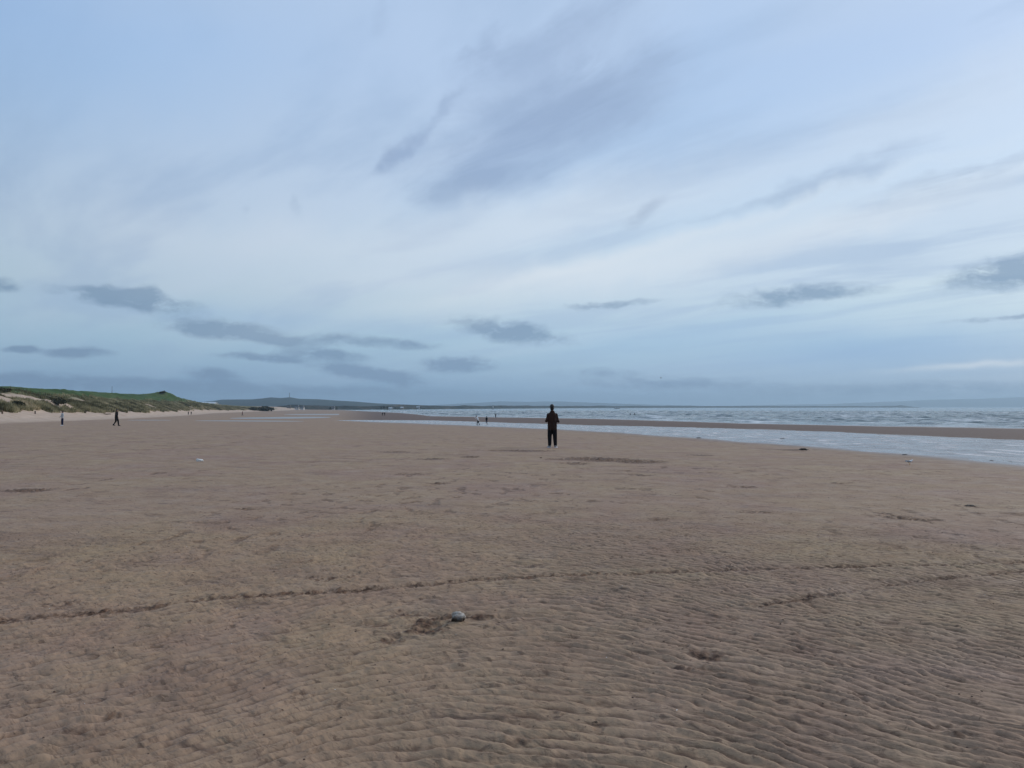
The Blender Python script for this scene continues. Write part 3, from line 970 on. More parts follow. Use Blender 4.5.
def shrub_thing(px, py, w, h, label, seed, group=None):
    p = place(px, py)
    o = empty('shrub', p, 0, label, 'shrub', group)
    link_mesh('foliage', clump_mesh('foliage', w / 2, w / 2.4, h, 500, w * .06, seed), M['leaf'], o, smooth=False)
    bm = bmesh.new()
    for k in range(3):
        tube(bm, [(0, 0, -.2), (w * .12 * math.cos(k * 2.1), w * .12 * math.sin(k * 2.1), h * .5)], [.04 * h + .02, .02 * h])
    obj('stem', bm, M['bark'], o)
    return o


def tube(bm, pts, rad, n=8, cap=True):
    pts = [Vector(p) for p in pts]
    rings = []
    for i, p in enumerate(pts):
        t = (pts[min(i + 1, len(pts) - 1)] - pts[max(i - 1, 0)]).normalized()
        up = Vector((0, 0, 1)) if abs(t.z) < .9 else Vector((1, 0, 0))
        s = t.cross(up).normalized(); q = s.cross(t)
        r_ = rad[i] if isinstance(rad, (list, tuple)) else rad
        rings.append([bm.verts.new(p + (s * math.cos(2 * math.pi * k / n) + q * math.sin(2 * math.pi * k / n)) * r_) for k in range(n)])
    for a, b in zip(rings, rings[1:]):
        for k in range(n):
            bm.faces.new((a[k], a[(k + 1) % n], b[(k + 1) % n], b[k]))
    if cap:
        bm.faces.new(list(reversed(rings[0]))); bm.faces.new(rings[-1])
    return bm


def box(bm, c, s, rz=0.0):
    m = Matrix.Translation(c) @ Matrix.Rotation(rz, 4, 'Z') @ Matrix.Diagonal((s[0], s[1], s[2], 1))
    bmesh.ops.create_cube(bm, size=1, matrix=m)
    return bm


def ell(bm, c, s, rot=(0, 0, 0), seg=16):
    m = Matrix.Translation(c) @ Euler(rot).to_matrix().to_4x4() @ Matrix.Diagonal((s[0], s[1], s[2], 1))
    bmesh.ops.create_uvsphere(bm, u_segments=seg, v_segments=max(6, seg // 2), radius=1, matrix=m)
    return bm


# scrub on the dunes
shrub_thing(265, 411.2, 20, 3.8, 'large dark bush on the dune end beside the bare sand slope', 1)
shrub_thing(254, 410.6, 13, 2.7, 'dark bush just left of the large bush at the dune end', 2)
shrub_thing(58, 405.0, 4.4, 1.7, 'dark green bush at the dune foot above the person in the pale top', 3)
shrub_thing(18, 407.6, 3.0, 1.2, 'dark green bush at the dune foot below the bare sand hollow', 4)
shrub_thing(4, 392.0, 3.6, .9, 'dark bush on the dune top at the left edge of the photo', 5)
shrub_thing(162, 393.6, 5, 1.5, 'pointed dark bush on the highest knoll of the green hill', 6)

# timber stumps and driftwood on the dry sand
def stump(px, py, h, r_, mat, label):
    p = place(px, py)
    bm = bmesh.new()
    tube(bm, [(0, 0, -.2), (0.01, 0, h * .5), (0.03, .01, h * .93), (0.04, .01, h)], [r_ * 1.1, r_, r_ * .95, r_ * .8], 12)
    o = obj('wooden_stump', bm, mat, None)
    o.location = p; o.rotation_euler = (R(4), R(-3), 0)
    tag(o, label, 'stump')


stump(2.3, 413.8, .62, .13, M['wood'], 'short reddish wooden stump in the pale sand at the left edge of the photo')
stump(35.2, 413.8, .62, .12, M['wood_dark'], 'short dark wooden stump in the pale sand below the dune bushes')
stump(83.0, 411.6, .5, .17, M['wood_dark'], 'left stump of the pair at the dune foot between the two walkers')
stump(86.2, 411.6, .5, .17, M['wood_dark'], 'right stump of the pair at the dune foot between the two walkers')


def driftwood(px, py, L_, r_, rz, label):
    p = place(px, py)
    bm = bmesh.new()
    pts = [(-L_ / 2 + L_ * k / 8, .06 * L_ * math.sin(k * 1.1), r_ * .55 + .03 * math.sin(k * 2.)) for k in range(9)]
    tube(bm, pts, [r_ * (.55 + .45 * math.sin(math.pi * (k + 1) / 10)) for k in range(9)], 8)
    tube(bm, [pts[5], (pts[5][0] + .35, pts[5][1] + .2, pts[5][2] + .22)], [r_ * .5, r_ * .2], 6)
    o = obj('driftwood', bm, M['wood'], None)
    o.location = p; o.rotation_euler = (0, 0, rz)
    tag(o, label, 'driftwood')


driftwood(105, 414.3, 3.2, .14, .1, 'long dark driftwood log on pale sand left of the walker in black')

# ------------------------------------------------------------------ houses, trees, masts far off
def gable(bm, L_, W, h0, h1, over=0.3):
    a = L_ / 2 + over; b = W / 2 + over; t = .18
    v = [bm.verts.new(p) for p in ((-a, -b, h0 - .1), (a, -b, h0 - .1), (a, 0, h1), (-a, 0, h1), (-a, b, h0 - .1), (a, b, h0 - .1),
                                   (-a, -b, h0 - .1 - t), (a, -b, h0 - .1 - t), (a, 0, h1 - t), (-a, 0, h1 - t), (-a, b, h0 - .1 - t), (a, b, h0 - .1 - t))]
    for f in ((0, 1, 2, 3), (3, 2, 5, 4), (6, 9, 8, 7), (9, 10, 11, 8), (0, 6, 7, 1), (4, 5, 11, 10), (0, 3, 9, 6), (3, 4, 10, 9), (1, 7, 8, 2), (2, 8, 11, 5)):
        bm.faces.new([v[i] for i in f])


def house(px, py, dist, L_, W, h0, h1, rz, wm, rm, label, group='small houses along the far shore', name='house', cat='house', chim=True):
    p = place_on(px, py, dist)
    o = empty(name, p, rz, label, cat, group)
    if group: L_, W = L_ * .62, W * .7
    bm = bmesh.new(); box(bm, (0, 0, h0 / 2 - 1), (L_, W, h0 + 2))
    v = [bm.verts.new(q) for q in ((-L_ / 2, -W / 2, h0), (-L_ / 2, W / 2, h0), (-L_ / 2, 0, h1 - .25))]; bm.faces.new(v)
    v = [bm.verts.new(q) for q in ((L_ / 2, -W / 2, h0), (L_ / 2, 0, h1 - .25), (L_ / 2, W / 2, h0))]; bm.faces.new(v)
    obj('wall', bm, wm, o, False)
    bm = bmesh.new(); gable(bm, L_, W, h0, h1); rf = obj('roof', bm, rm, o, False)
    if chim:
        bm = bmesh.new(); box(bm, (L_ * .38, 0, h1 + .3), (.9, .7, 1.8)); obj('chimney', bm, wm, rf, False)
    n = max(2, int(L_ // 3.5))
    for k in range(n):
        bm = bmesh.new(); box(bm, (-L_ / 2 + L_ * (k + .5) / n, -W / 2 - .03, h0 * .55), (1.2, .1, 1.3)); obj('window', bm, M['glass'], o, False)
    return o


house(209, 404.6, 760, 15, 8, 1.3, 2.4, R(-8), M['wall_white'], M['roof_pale'], 'long low white roofed building on the dune beyond the green hill', None, 'low_building', 'building', False)
house(297, 409.0, 1100, 9, 6, 2.6, 4.2, .1, M['wall_white'], M['roof_slate'], 'white house above the bare sand slope, left of its neighbour')
house(302.5, 409.2, 1120, 8, 6, 2.3, 3.9, -.2, M['wall_white'], M['roof_slate'], 'white house above the bare sand slope, right of its neighbour')
house(289, 408.6, 1130, 9, 6, 2.0, 3.4, .2, M['wall_buff'], M['roof_slate'], 'buff house left of the pair of white houses')
house(333.5, 409.4, 1180, 6, 5, 2.2, 3.4, 0, M['wall_white'], M['roof_slate'], 'small white house among low dark scrub')
house(390.5, 409.2, 1330, 9, 6, 1.8, 3.0, .1, M['wall_white'], M['roof_pale'], 'white house right of the dark clump of far trees')
house(402, 408.6, 1400, 8, 6, 1.8, 3.1, .1, M['wall_buff'], M['roof_pale'], 'buff house with pale roof between two white far houses')
house(418, 407.9, 1560, 10, 6, 2.0, 3.0, .0, M['wall_white'], M['roof_pale'], 'white house furthest right on the dark shore strip')


def far_tree(px, py, dist, h, seed, label, group='dark trees on the far shore'):
    p = place_on(px, py, dist)
    o = empty('tree', p, random.uniform(0, 6), label, 'tree', group)
    bm = bmesh.new(); tube(bm, [(0, 0, -1.5), (.1, 0, h * .3), (.2, .1, h * .75)], [.3, .22, .1], 7)
    tube(bm, [(.1, 0, h * .3), (1.0, .5, h * .6)], [.14, .05], 5); tube(bm, [(.1, 0, h * .35), (-1.0, -.3, h * .65)], [.14, .05], 5)
    obj('trunk', bm, M['bark'], o)
    link_mesh('crown', clump_mesh('crown', h * .5, h * .5, h * .8, 420, .38, seed, h * .18), M['leaf_far'], o, smooth=False)


for k, (px, h) in enumerate([(381, 4.2), (384, 4.8), (387.5, 4.5), (395, 3.2)]):
    far_tree(px, 409.3, 1300, h, 20 + k, ['leftmost tree of the dark clump on the far shore', 'tallest middle tree of the dark clump on the far shore', 'right tree of the dark clump on the far shore', 'small tree right of the first far white house'][k])
for k, (px, h) in enumerate([(330, 3.2), (337, 3.0)]):
    far_tree(px, 409.4, 1170, h, 30 + k, ['low tree left of the small white house', 'low tree right of the small white house'][k])


def mast(px, ytop, ybot, dist, label, r_=.18, cross=True):
    p = place_on(px, ybot, dist)
    h = (ybot - ytop) * dist / FPX
    o = empty('mast', p, .3, label, 'mast')
    bm = bmesh.new(); tube(bm, [(0, 0, -3), (0, 0, h)], [r_, r_ * .6], 8); obj('pole', bm, M['metal'], o)
    bm = bmesh.new()
    if cross:
        tube(bm, [(-h * .09, 0, h * .93), (h * .09, 0, h * .93)], r_ * .5, 6)
        tube(bm, [(-h * .06, 0, h * .8), (h * .06, 0, h * .8)], r_ * .5, 6)
    else:
        ell(bm, (0, 0, h), (r_ * 1.3,) * 3)
    obj('antenna', bm, M['metal'], o)


mast(112, 386.8, 392.5, 440, 'thin pole standing on the ridge of the green hill', .16, False)
mast(289.5, 392.8, 398.5, 3600, 'tall radio mast on top of the blue hills', 1.6)

# pale tower and boat out on the water
p = place_on(493, 408.3, 1500)
o = empty('beacon_tower', p, 0, 'slim white beacon tower against the dark shore strip', 'tower')
bm = bmesh.new(); tube(bm, [(0, 0, -2), (0, 0, 4.6)], [1.1, .8], 12); obj('shaft', bm, M['wall_white'], o)
bm = bmesh.new(); tube(bm, [(0, 0, 4.6), (0, 0, 5.4)], [.7, .7], 10); tube(bm, [(0, 0, 5.4), (0, 0, 6.1)], [.8, .05], 10); obj('lantern', bm, M['glass'], o)

o = empty('boat', (float((617 - 512) / FPX * 1900), 1900, SEA), R(10), 'small white boat far out on the sea', 'boat')
bm = bmesh.new()
rings = []
for t_, w_, zt in ((-1, .75, 1.6), (-.5, 1, 1.5), (.2, 1, 1.7), (.7, .6, 2.1), (1, .05, 2.6)):
    xx = t_ * 8
    rings.append([bm.verts.new(q) for q in ((xx, -2.2 * w_, zt), (xx, -1.5 * w_, -.3), (xx, 1.5 * w_, -.3), (xx, 2.2 * w_, zt))])
for a_, b_ in zip(rings, rings[1:]):
    for k in range(4): bm.faces.new((a_[k], a_[(k + 1) % 4], b_[(k + 1) % 4], b_[k]))
bm.faces.new(rings[0]); bm.faces.new(rings[-1][::-1])
obj('hull', bm, M['wall_white'], o, False)
bm = bmesh.new(); box(bm, (-1.5, 0, 2.7), (5, 2.6, 2.2)); obj('cabin', bm, M['wall_white'], o, False)
bm = bmesh.new(); tube(bm, [(-1, 0, 3.5), (-1, 0, 6.5)], .12, 6); obj('mast', bm, M['metal'], o)

# ------------------------------------------------------------------ people
def remesh(bm, vox, smooth=3, name='body'):
    me = bpy.data.meshes.new(name); bm.to_mesh(me); bm.free()
    o = bpy.data.objects.new('remesh_tmp', me); COL.objects.link(o)
    md = o.modifiers.new('r', 'REMESH'); md.mode = 'VOXEL'; md.voxel_size = vox; md.use_smooth_shade = True
    if smooth:
        sm = o.modifiers.new('s', 'SMOOTH'); sm.iterations = smooth; sm.factor = .5
    dg = bpy.context.evaluated_depsgraph_get()
    res = bpy.data.meshes.new_from_object(o.evaluated_get(dg)); res.name = name
    bpy.data.objects.remove(o); bpy.data.meshes.remove(me)
    return res


def limb(bm, pts, rad, n=12):
    pts = [Vector(p) for p in pts]
    tube(bm, pts, rad, n)
    for p, r_ in zip(pts, rad): ell(bm, p, (r_,) * 3, seg=12)


def loft(bm, secs, n=20):
    rings = []
    for (c, rx, ry) in secs:
        rings.append([bm.verts.new((c[0] + rx * math.cos(2 * math.pi * k / n), c[1] + ry * math.sin(2 * math.pi * k / n), c[2])) for k in range(n)])
    for a, b in zip(rings, rings[1:]):
        for k in range(n): bm.faces.new((a[k], a[(k + 1) % n], b[(k + 1) % n], b[k]))
    bm.faces.new(rings[0][::-1]); bm.faces.new(rings[-1])


def person(px, py, height, face, label, top, bottom, shoe, hair, pose, vox=.014, group=None, loc=None, coat_hem=.80):
    """A standing or walking figure; local +Y is where it faces. pose gives joints at 1.75 m."""
    p = loc or place(px, py)
    k = height / 1.75
    root = empty('person', p, face, label, 'person', group)
    root.scale = (1, 1, 1)
    P = dict(hipL=(-.095, 0, .90), hipR=(.095, 0, .90), kneeL=(-.11, .02, .49), kneeR=(.11, .02, .49), ankL=(-.12, 0, .09), ankR=(.12, 0, .09),
             shL=(-.185, 0, 1.42), shR=(.185, 0, 1.42), elL=(-.235, -.02, 1.12), elR=(.235, -.02, 1.12), wrL=(-.23, .05, .86), wrR=(.23, .05, .86), lean=0.0, head=(0, 0))
    P.update(pose)
    ln = P['lean']

    def sh(q):      # lean of the upper body about the hips
        q = Vector(q); d = q.z - .9
        return Vector((q.x, q.y + ln * d, q.z)) if d > 0 else q
    hx, hy = P['head']
    hc = sh((hx, .02 + hy, 1.645))
    # body: one continuous surface
    bm = bmesh.new()
    loft(bm, [(sh((0, 0, z)), rx, ry) for z, rx, ry in ((.86, .14, .10), (.95, .165, .115), (1.08, .14, .10), (1.2, .155, .11), (1.30, .165, .11), (1.37, .135, .10), (1.43, .09, .075), (1.47, .06, .06))])
    tube(bm, [sh((0, 0, 1.42)), sh((0, .0, 1.50)), hc - Vector((0, .01, .06))], [.075, .058, .055], 14)
    ell(bm, hc + Vector((0, -.008, .018)), (.076, .095, .098)); ell(bm, hc + Vector((0, .03, -.045)), (.056, .064, .07))
    ell(bm, hc + Vector((0, .095, -.015)), (.013, .02, .022)); ell(bm, hc + Vector((-.078, 0, -.01)), (.012, .02, .03)); ell(bm, hc + Vector((.078, 0, -.01)), (.012, .02, .03))
    ell(bm, hc + Vector((0, .082, -.055)), (.026, .012, .009))
    for s in 'LR':
        limb(bm, [P['hip' + s], P['knee' + s], P['ank' + s]], [.085, .058, .038])
        A = Vector(P['ank' + s]); yaw = P.get('toe' + s, 0.0)
        ft = Vector((math.sin(yaw), math.cos(yaw), 0)) * .15
        limb(bm, [A + Vector((0, -.02, -.05)), A + ft + Vector((0, 0, -.06))], [.034, .026])
        limb(bm, [sh(P['sh' + s]), sh(P['el' + s]), sh(P['wr' + s])], [.042, .040, .028])
        W = sh(P['wr' + s]); d = (W - sh(P['el' + s])).normalized()
        side = d.cross(Vector((0, 0, 1)))
        side = side.normalized() if side.length > .2 else Vector((0, 1, 0))
        pc = W + d * .045
        limb(bm, [W, pc, W + d * .08], [.027, .034, .032])
        if vox < .02:
            nrm = side.cross(d).normalized()
            for i, (o_, l_) in enumerate(((-.03, .068), (-.01, .08), (.010, .075), (.029, .058))):
                b0 = W + d * .085 + side * o_
                b1 = b0 + d * l_ * .5 - nrm * .008; b2 = b1 + d * l_ * .42 - nrm * .022
                limb(bm, [b0, b1, b2], [.0105, .0095, .008], 8)
            t0 = W + d * .03 + side * -.03; limb(bm, [t0, t0 + side * -.03 + d * .03, t0 + side * -.038 + d * .062], [.013, .0115, .009], 8)
    me = remesh(bm, vox * .72, 2)
    body = link_mesh('body', me, M['skin'], root); body.scale = (k,) * 3
    # top
    bm = bmesh.new()
    z0 = coat_hem
    loft(bm, [(sh((0, -.005, z)), rx, ry) for z, rx, ry in ((z0, .192, .15), (.92, .196, .15), (1.05, .186, .14), (1.2, .19, .145), (1.22, .195, .145), (1.32, .185, .14), (1.39, .155, .13), (1.45, .105, .10), (1.52, .07, .08))])
    for s in 'LR':
        sg = -1 if s == 'L' else 1
        S0, E0, W0 = sh(P['sh' + s]), sh(P['el' + s]), sh(P['wr' + s])
        limb(bm, [S0, E0, W0 + (E0 - W0).normalized() * .02], [.068, .058, .046])
    limb(bm, [sh((-.06, -.065, 1.475)), sh((0, -.08, 1.48)), sh((.06, -.065, 1.475))], [.022, .03, .022])     # collar / hood roll
    j = link_mesh('jacket', remesh(bm, vox, 2, 'jacket'), top, root); j.scale = (k,) * 3
    # trousers
    bm = bmesh.new()
    loft(bm, [((0, 0, z), rx, ry) for z, rx, ry in ((.80, .12, .10), (.86, .165, .125), (.96, .175, .13), (1.04, .16, .12))])
    for s in 'LR':
        H, Kn, A = Vector(P['hip' + s]) + Vector((.012 if s == 'L' else -.012, 0, 0)), Vector(P['knee' + s]), Vector(P['ank' + s])
        limb(bm, [H, Kn, A + (Kn - A).normalized() * .03], [.116, .090, .072])
    t = link_mesh('trousers', remesh(bm, vox, 2, 'trousers'), bottom, root); t.scale = (k,) * 3
    # hair
    bm = bmesh.new()
    ell(bm, hc + Vector((0, -.022, .034)), (.090, .108, .108)); ell(bm, hc + Vector((0, -.05, -.045)), (.084, .068, .085))
    h = link_mesh('hair', remesh(bm, vox, 1, 'hair'), hair, root); h.scale = (k,) * 3
    for s in 'LR':
        A = Vector(P['ank' + s]); yaw = P.get('toe' + s, 0.0)
        f = Vector((math.sin(yaw), math.cos(yaw), 0))
        bm = bmesh.new()
        limb(bm, [A + f * -.035 + Vector((0, 0, -.035)), A + f * .07 + Vector((0, 0, -.042)), A + f * .17 + Vector((0, 0, -.055))], [.044, .046, .034])
        m_ = remesh(bm, max(vox * .8, .011), 1, 'shoe')
        s_ = link_mesh('shoe', m_, shoe, root); s_.scale = (k,) * 3
        bm = bmesh.new()
        q = A + f * .07; n_ = 18
        lo = [bm.verts.new((q.x + f.x * .145 * math.cos(a) - f.y * .052 * math.sin(a), q.y + f.y * .145 * math.cos(a) + f.x * .052 * math.sin(a), A.z - .088)) for a in [2 * math.pi * i / n_ for i in range(n_)]]
        hi = [bm.verts.new(v.co + Vector((0, 0, .026))) for v in lo]
        bm.faces.new(lo[::-1]); bm.faces.new(hi)
        for i in range(n_): bm.faces.new((lo[i], lo[(i + 1) % n_], hi[(i + 1) % n_], hi[i]))
        obj('sole', bm, M['sole'] if shoe in (M['shoe'], M['sole']) else M['shoe_dark'], s_, False)
    return root


def fit(px, py, hpx):
    p = place(px, py)
    return hpx * p.y / FPX, p


# hero figure, back to the camera, elbows out, hands together in front
HH, HP = fit(552.3, 447.6, 42.6)
hero = person(0, 0, HH, R(3), 'person standing with their back turned in maroon brown jacket and black trousers',
              M['jacket_brown'], M['black'], M['shoe'], M['hair'],
              dict(hipL=(-.09, 0, .90), hipR=(.09, 0, .90), kneeL=(-.105, .03, .49), kneeR=(.108, .0, .49), ankL=(-.105, .01, .09), ankR=(.125, -.02, .09), toeL=-.35, toeR=.45,
                   shL=(-.165, 0, 1.345), shR=(.165, 0, 1.345), elL=(-.25, -.04, 1.09), elR=(.245, -.04, 1.07), wrL=(-.13, .20, 1.10), wrR=(.10, .22, 1.08), head=(-.01, .0)), vox=.0135, coat_hem=.72, loc=HP)

walk = dict(kneeL=(-.09, .14, .51), ankL=(-.09, .19, .09), kneeR=(.09, -.02, .47), ankR=(.09, -.27, .13), elL=(-.24, -.12, 1.14), wrL=(-.23, -.10, .90), elR=(.24, .08, 1.15), wrR=(.22, .26, .97))


H_, p_ = fit(62.3, 425.6, 14.4)
person(0, 0, H_, R(140), 'person in pale grey top, navy trousers and white shoes on the left of the beach', M['grey'], M['navy'], M['sole'], M['brown_hair'],
       dict(elL=(-.30, .0, 1.18), wrL=(-.36, .10, .98), elR=(.27, .05, 1.16), wrR=(.20, .22, 1.02)), vox=.02, loc=p_, group='people walking on the beach')
H_, p_ = fit(116.3, 425.9, 16.6)
person(0, 0, H_, R(-90), 'person all in black walking by with one leg trailing behind', M['black'], M['black'], M['shoe_dark'], M['hair'], dict(walk, lean=.05), vox=.02, loc=p_, group='people walking on the beach')
H_, p_ = fit(478.2, 425.2, 9.6)
person(0, 0, H_, R(75), 'person in white top and dark trousers bending as they run beside the channel', M['white'], M['black'], M['shoe_dark'], M['hair'],
       dict(walk, lean=.42, elL=(-.26, .18, 1.25), wrL=(-.24, .42, 1.38), head=(0, .05)), vox=.024, loc=p_, group='people by the tidal channel')
H_, p_ = fit(486.6, 423.4, 7.2)
person(0, 0, H_, R(20), 'thin dark figure standing in the channel right of the runner in white', M['black'], M['navy'], M['shoe_dark'], M['hair'], {}, vox=.026, loc=p_, group='people by the tidal channel')
H_, p_ = fit(495.6, 417.9, 4.4)
person(0, 0, H_, R(200), 'dark figure with elbows out on the far edge of the sand bar', M['black'], M['black'], M['shoe_dark'], M['hair'],
       dict(elL=(-.33, 0, 1.2), wrL=(-.22, .1, 1.05), elR=(.33, 0, 1.2), wrR=(.22, .1, 1.05)), vox=.03, loc=p_, group='people by the tidal channel')
for px, lab in ((188.4, 'left one of two dark walkers below the end of the green hill'), (191.2, 'right one of two dark walkers below the end of the green hill')):
    H_, p_ = fit(px, 414.9, 3.5)
    person(0, 0, H_, R(30), lab, M['black'], M['black'], M['shoe_dark'], M['hair'], walk, vox=.035, loc=p_, group='walkers far along the dunes')
H_, p_ = fit(242.4, 415.7, 4.3)
person(0, 0, H_, R(100), 'lone walker in dark red below the far dunes', M['red'], M['black'], M['shoe_dark'], M['hair'], walk, vox=.035, loc=p_, group='walkers far along the dunes')
for px, lab in ((382.6, 'left one of two dark walkers on the far wet sand'), (384.7, 'right one of two dark walkers on the far wet sand')):
    H_, p_ = fit(px, 415.8, 3.7)
    person(0, 0, H_, R(10), lab, M['black'], M['black'], M['shoe_dark'], M['hair'], walk, vox=.035, loc=p_, group='walkers on the far wet sand')
for px, lab in ((630.2, 'left one of two people wading at the edge of the sea'), (634.7, 'right one of two people wading at the edge of the sea')):
    d = pix_dir(px, 416.0); yy = (CAMH - SEA + .3) / (-d.z / d.y)
    p_ = Vector((d.x / d.y * yy, yy, SEA - .3))
    person(0, 0, 1.72, R(0), lab, M['black'], M['navy'], M['shoe_dark'], M['hair'], {}, vox=.035, loc=p_, group='people wading in the sea')

# ------------------------------------------------------------------ birds
def gull(loc, rz, label, flying=False, sc=1.0, dark=False):
    o = empty('gull', loc, rz, label, 'bird')
    w, g = (M['gull_black'], M['gull_black']) if dark else (M['gull_white'], M['gull_grey'])
    bm = bmesh.new()
    z0 = 0 if flying else .17
    loft_y = [(-.20, .012, .012, .0), (-.14, .038, .03, .0), (-.05, .062, .058, .0), (.04, .06, .06, .01), (.10, .042, .045, .03), (.135, .034, .036, .06 if not flying else .03), (.17, .03, .032, .08 if not flying else .03), (.20, .012, .014, .08 if not flying else .028)]
    rings = []
    for (y_, rx, rz_, dz) in loft_y:
        rings.append([bm.verts.new((rx * math.cos(2 * math.pi * i / 14), y_, z0 + dz + rz_ * math.sin(2 * math.pi * i / 14))) for i in range(14)])
    for a_, b_ in zip(rings, rings[1:]):
        for i in range(14): bm.faces.new((a_[i], b_[i], b_[(i + 1) % 14], a_[(i + 1) % 14]))
    bm.faces.new(rings[0]); bm.faces.new(rings[-1][::-1])
    obj('body', bm, w, o).scale = (sc,) * 3
    bm = bmesh.new(); tube(bm, [(0, .195, z0 + (.08 if not flying else .028)), (0, .245, z0 + (.072 if not flying else .02))], [.011, .003], 6)
    obj('beak', bm, M['beak'], o).scale = (sc,) * 3
    for s in (-1, 1):
        bm = bmesh.new()
        if flying:
            pts = [((.04, .05, .02), .09), ((.25, .08, .12), .075), ((.42, .02, .10), .055), ((.62, -.10, .06), .012)]
            top_ = []; bot = []
            for (c, w_) in pts:
                top_.append([bm.verts.new((s * c[0], c[1] + w_ * .6, c[2] + .008)), bm.verts.new((s * c[0], c[1] - w_, c[2] + .004))])
                bot.append([bm.verts.new((s * c[0], c[1] + w_ * .6, c[2] - .008)), bm.verts.new((s * c[0], c[1] - w_, c[2] - .002))])
            for i in range(3):
                bm.faces.new((top_[i][0], top_[i + 1][0], top_[i + 1][1], top_[i][1])); bm.faces.new((bot[i][1], bot[i + 1][1], bot[i + 1][0], bot[i][0]))
                bm.faces.new((top_[i][0], bot[i][0], bot[i + 1][0], top_[i + 1][0])); bm.faces.new((top_[i][1], top_[i + 1][1], bot[i + 1][1], bot[i][1]))
        else:
            ell(bm, (s * .052, -.06, z0 + .02), (.018, .15, .042), (R(-6), 0, s * R(4)))
        obj('wing', bm, g, o).scale = (sc,) * 3
        if not flying:
            bm = bmesh.new(); tube(bm, [(s * .025, 0, z0 - .05), (s * .025, .0, 0.008)], [.008, .005], 6)
            tube(bm, [(s * .025, -.01, .006), (s * .025, .045, .004)], [.008, .004], 6)
            obj('leg', bm, M['beak'], o).scale = (sc,) * 3
    return o


gull(place(909.5, 465.0), R(-80), 'white gull with grey wings standing on the sand by the channel', sc=.62)
gull(place_on(661, 378, 120), R(70), 'small dark bird flying low in the sky above the sea', True, .62, True)

# ------------------------------------------------------------------ stones, weed and litter
def stone(px, py, s, seed, mat, label, name='stone', bury=.25, cat='stone', rz=0):
    p = place(px, py)
    r = random.Random(seed)
    bm = bmesh.new(); bmesh.ops.create_icosphere(bm, subdivisions=5, radius=1)
    off = r.uniform(0, 50)
    for v in bm.verts:
        n = v.co.normalized()
        q = 1 + .20 * float(perlin(n.x * 1.3 + off, n.y * 1.3 + n.z * 1.7, seed)) + .05 * float(perlin(n.x * 3 + off, n.z * 3 - n.y * 2, seed + 1)) + .012 * float(perlin(n.x * 11 + off, n.z * 11 + n.y * 9, seed + 2))
        # slightly boxy pebble
        e = Vector((math.copysign(abs(n.x) ** .8, n.x), math.copysign(abs(n.y) ** .8, n.y), math.copysign(abs(n.z) ** .75, n.z)))
        v.co = Vector((e.x * s[0], e.y * s[1], e.z * s[2])) * q
    o = obj(name, bm, mat, None)
    o.location = p + Vector((0, s[1] * .3, s[2] * (1 - 2 * bury)))
    o.rotation_euler = (R(-6), R(8), rz)
    tag(o, label, cat)
    return o


def pebble_mat():
    t = MT('pale_grey_pebble')
    sp = t.N.new('ShaderNodeSeparateXYZ'); t.L.new(t.pos(), sp.inputs[0])
    n = t.noise(30, 5, .6)
    # the lower half is darker and smoother, with an irregular edge
    h = t.math('ADD', sp.outputs[2], t.math('MULTIPLY', t.math('SUBTRACT', n, .5), .035))
    wet = t.ramp(t.math('MULTIPLY_ADD', h, 10, .5), [(.44, 1.0), (.62, 0.0)])
    dry = t.ramp(n, [(.35, (.29, .25, .21)), (.65, (.45, .40, .345))])
    c = t.mix(wet, dry, (.04, .031, .026))
    t.set(Base_Color=c, Roughness=t.mix(wet, (.75,) * 3, (.4,) * 3))
    t.L.new(t.bump(t.noise(90, 4), .002), t.b.inputs['Normal'])
    return t.m


stone(458, 622.4, (.050, .044, .046), 5, pebble_mat(), 'pale grey pebble with a dark underside beside scuffed sand in the foreground', bury=.13, rz=.5)
M['shell'] = simple('bleached_shell', (0.70, 0.68, 0.64), .5, .1, 20)
stone(199.5, 461.2, (.115, .07, .05), 9, M['shell'], 'half buried white stone alone on the sand at the left', bury=.3)


def weed(px, py, w, h, seed, label, tail=0.0):
    p = place(px, py)
    r = random.Random(seed)
    bm = bmesh.new()
    for k in range(26):
        a = r.uniform(0, 6.28); l = r.uniform(.3, 1) * w / 2
        x0, y0 = r.gauss(0, w * .12), r.gauss(0, w * .08)
        pts = []
        for i in range(5):
            t_ = i / 4
            pts.append((x0 + math.cos(a) * l * t_ * 1.0, y0 + math.sin(a) * l * t_ * .6, h * (.25 + .75 * math.sin(math.pi * min(1, .25 + t_ * .8))) * r.uniform(.5, 1) * (1 - .7 * t_)))
        tube(bm, pts, [w * .035, w * .03, w * .026, w * .02, w * .008], 6)
    if tail:
        pts = [(-tail * i / 8, w * .1 * math.sin(i * 1.3 + seed), .012) for i in range(9)]
        tube(bm, pts, [.03 * (1 - .08 * i) for i in range(9)], 6)
    o = obj('seaweed_clump', bm, M['weed'], None)
    o.location = p
    tag(o, label, 'seaweed', 'seaweed left by the tide')


weed(803.5, 450.4, .55, .12, 1, 'dark seaweed clump with a long stem at the near edge of the channel', 2.2)
weed(783, 440.2, .8, .16, 2, 'dark seaweed clump lying in the water of the channel')
weed(699, 438.2, .42, .07, 3, 'small dark seaweed clump on the strand right of the standing person')
weed(991.5, 461.2, .22, .05, 4, 'left one of two small weed scraps at the channel edge by the right border')
weed(1010, 462.2, .24, .05, 5, 'right one of two small weed scraps at the channel edge by the right border')
weed(970, 506.3, .20, .03, 6, 'flat weed scrap on open sand at the right')
weed(541, 458.0, .10, .03, 8, 'tiny weed scrap left of the scuffed brown sand')
weed(596, 768 - 45, .030, .012, 9, 'crumb of dark weed on the ripples in the foreground')
weed(904, 455.0, .22, .04, 10, 'small weed scrap between the gull and the channel')


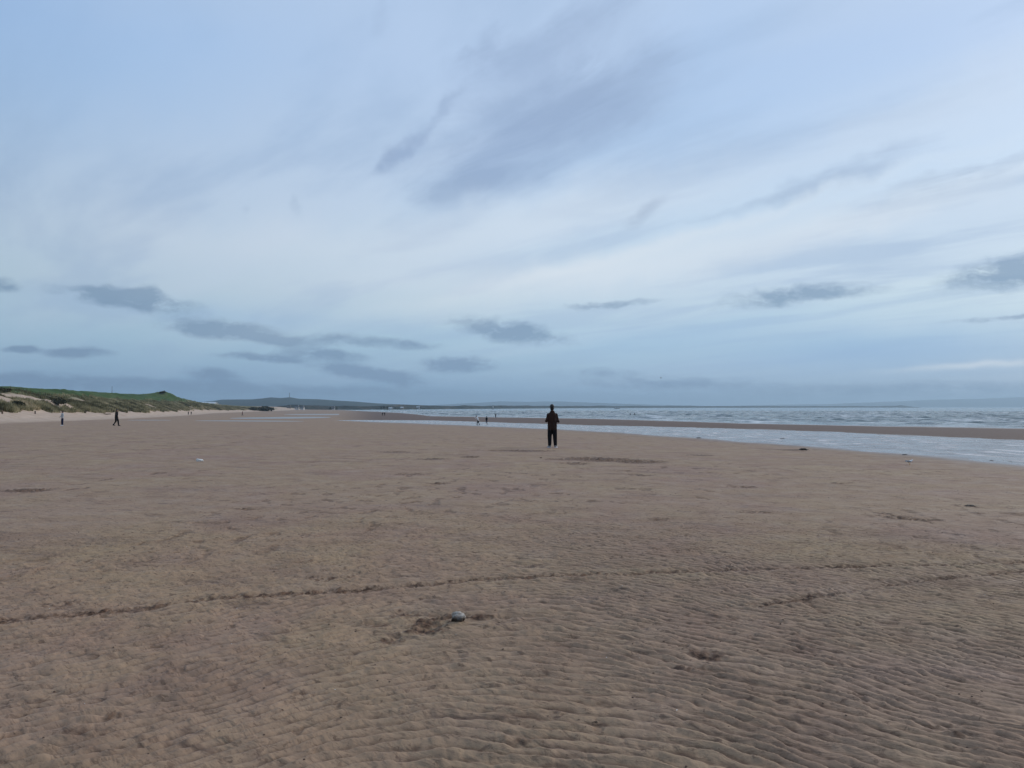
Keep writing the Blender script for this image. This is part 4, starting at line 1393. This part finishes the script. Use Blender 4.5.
def scatter(name, n, y0, y1, size, mat, label, cat, seed, flat=.5):
    r = np.random.default_rng(seed)
    Y = np.sqrt(r.uniform(y0 ** 2, y1 ** 2, n)); X = Y * r.uniform(-.72, .72, n)
    Z = ground(X, Y)
    rad = np.hypot(X, Y)
    h, _, _ = detail(X[None], Y[None], rad[None])
    Z = Z + h[0]
    base = bmesh.new(); bmesh.ops.create_icosphere(base, subdivisions=1, radius=1)
    V0 = np.array([v.co[:] for v in base.verts]); Fc = [[v.index for v in f.verts] for f in base.faces]; base.free()
    T = []
    for i in range(n):
        s = size * r.uniform(.5, 1.4); an = r.uniform(0, 6.28)
        q = V0 * (1 + .25 * r.normal(size=(len(V0), 1))) * np.array([s * r.uniform(.8, 1.8), s, s * flat])
        c, s_ = math.cos(an), math.sin(an)
        q = np.stack([q[:, 0] * c - q[:, 1] * s_ + X[i], q[:, 0] * s_ + q[:, 1] * c + Y[i], q[:, 2] + Z[i] + s * flat * .3], -1)
        for f in Fc: T.append(q[f])
    me = soup_mesh(name, T, 3)
    o = link_mesh(name, me, mat, None, False)
    tag(o, label, cat, None, 'stuff')


scatter('shell_grit', 260, 3.2, 16, .0032, M['shell'], 'tiny pale shell fragments scattered over the ripples', 'shell grit', 41, .4)
M['crumb'] = simple('wet_sand_crumb', (0.10, 0.062, 0.045), .85, .3, 40)
scatter('sand_crumbs', 4200, 3.2, 22, .0052, M['crumb'], 'dark damp crumbs of sand and weed scattered over the beach', 'sand crumbs', 42, .5)

# ------------------------------------------------------------------ haze
bm = bmesh.new()
box(bm, (0, 0, 104), (31600, 31600, 222))
t = MT('haze')
t.N.remove(t.b)
pv = t.N.new('ShaderNodeVolumePrincipled')
pv.inputs['Color'].default_value = (0.65, 0.85, 1.0, 1)
pv.inputs['Density'].default_value = 0.000125
pv.inputs['Anisotropy'].default_value = 0.3
t.L.new(pv.outputs[0], t.N['Material Output'].inputs['Volume'])
hz = obj('haze', bm, t.m, None, False)
tag(hz, 'thin blue sea haze over the whole shore', 'haze', None, 'stuff')
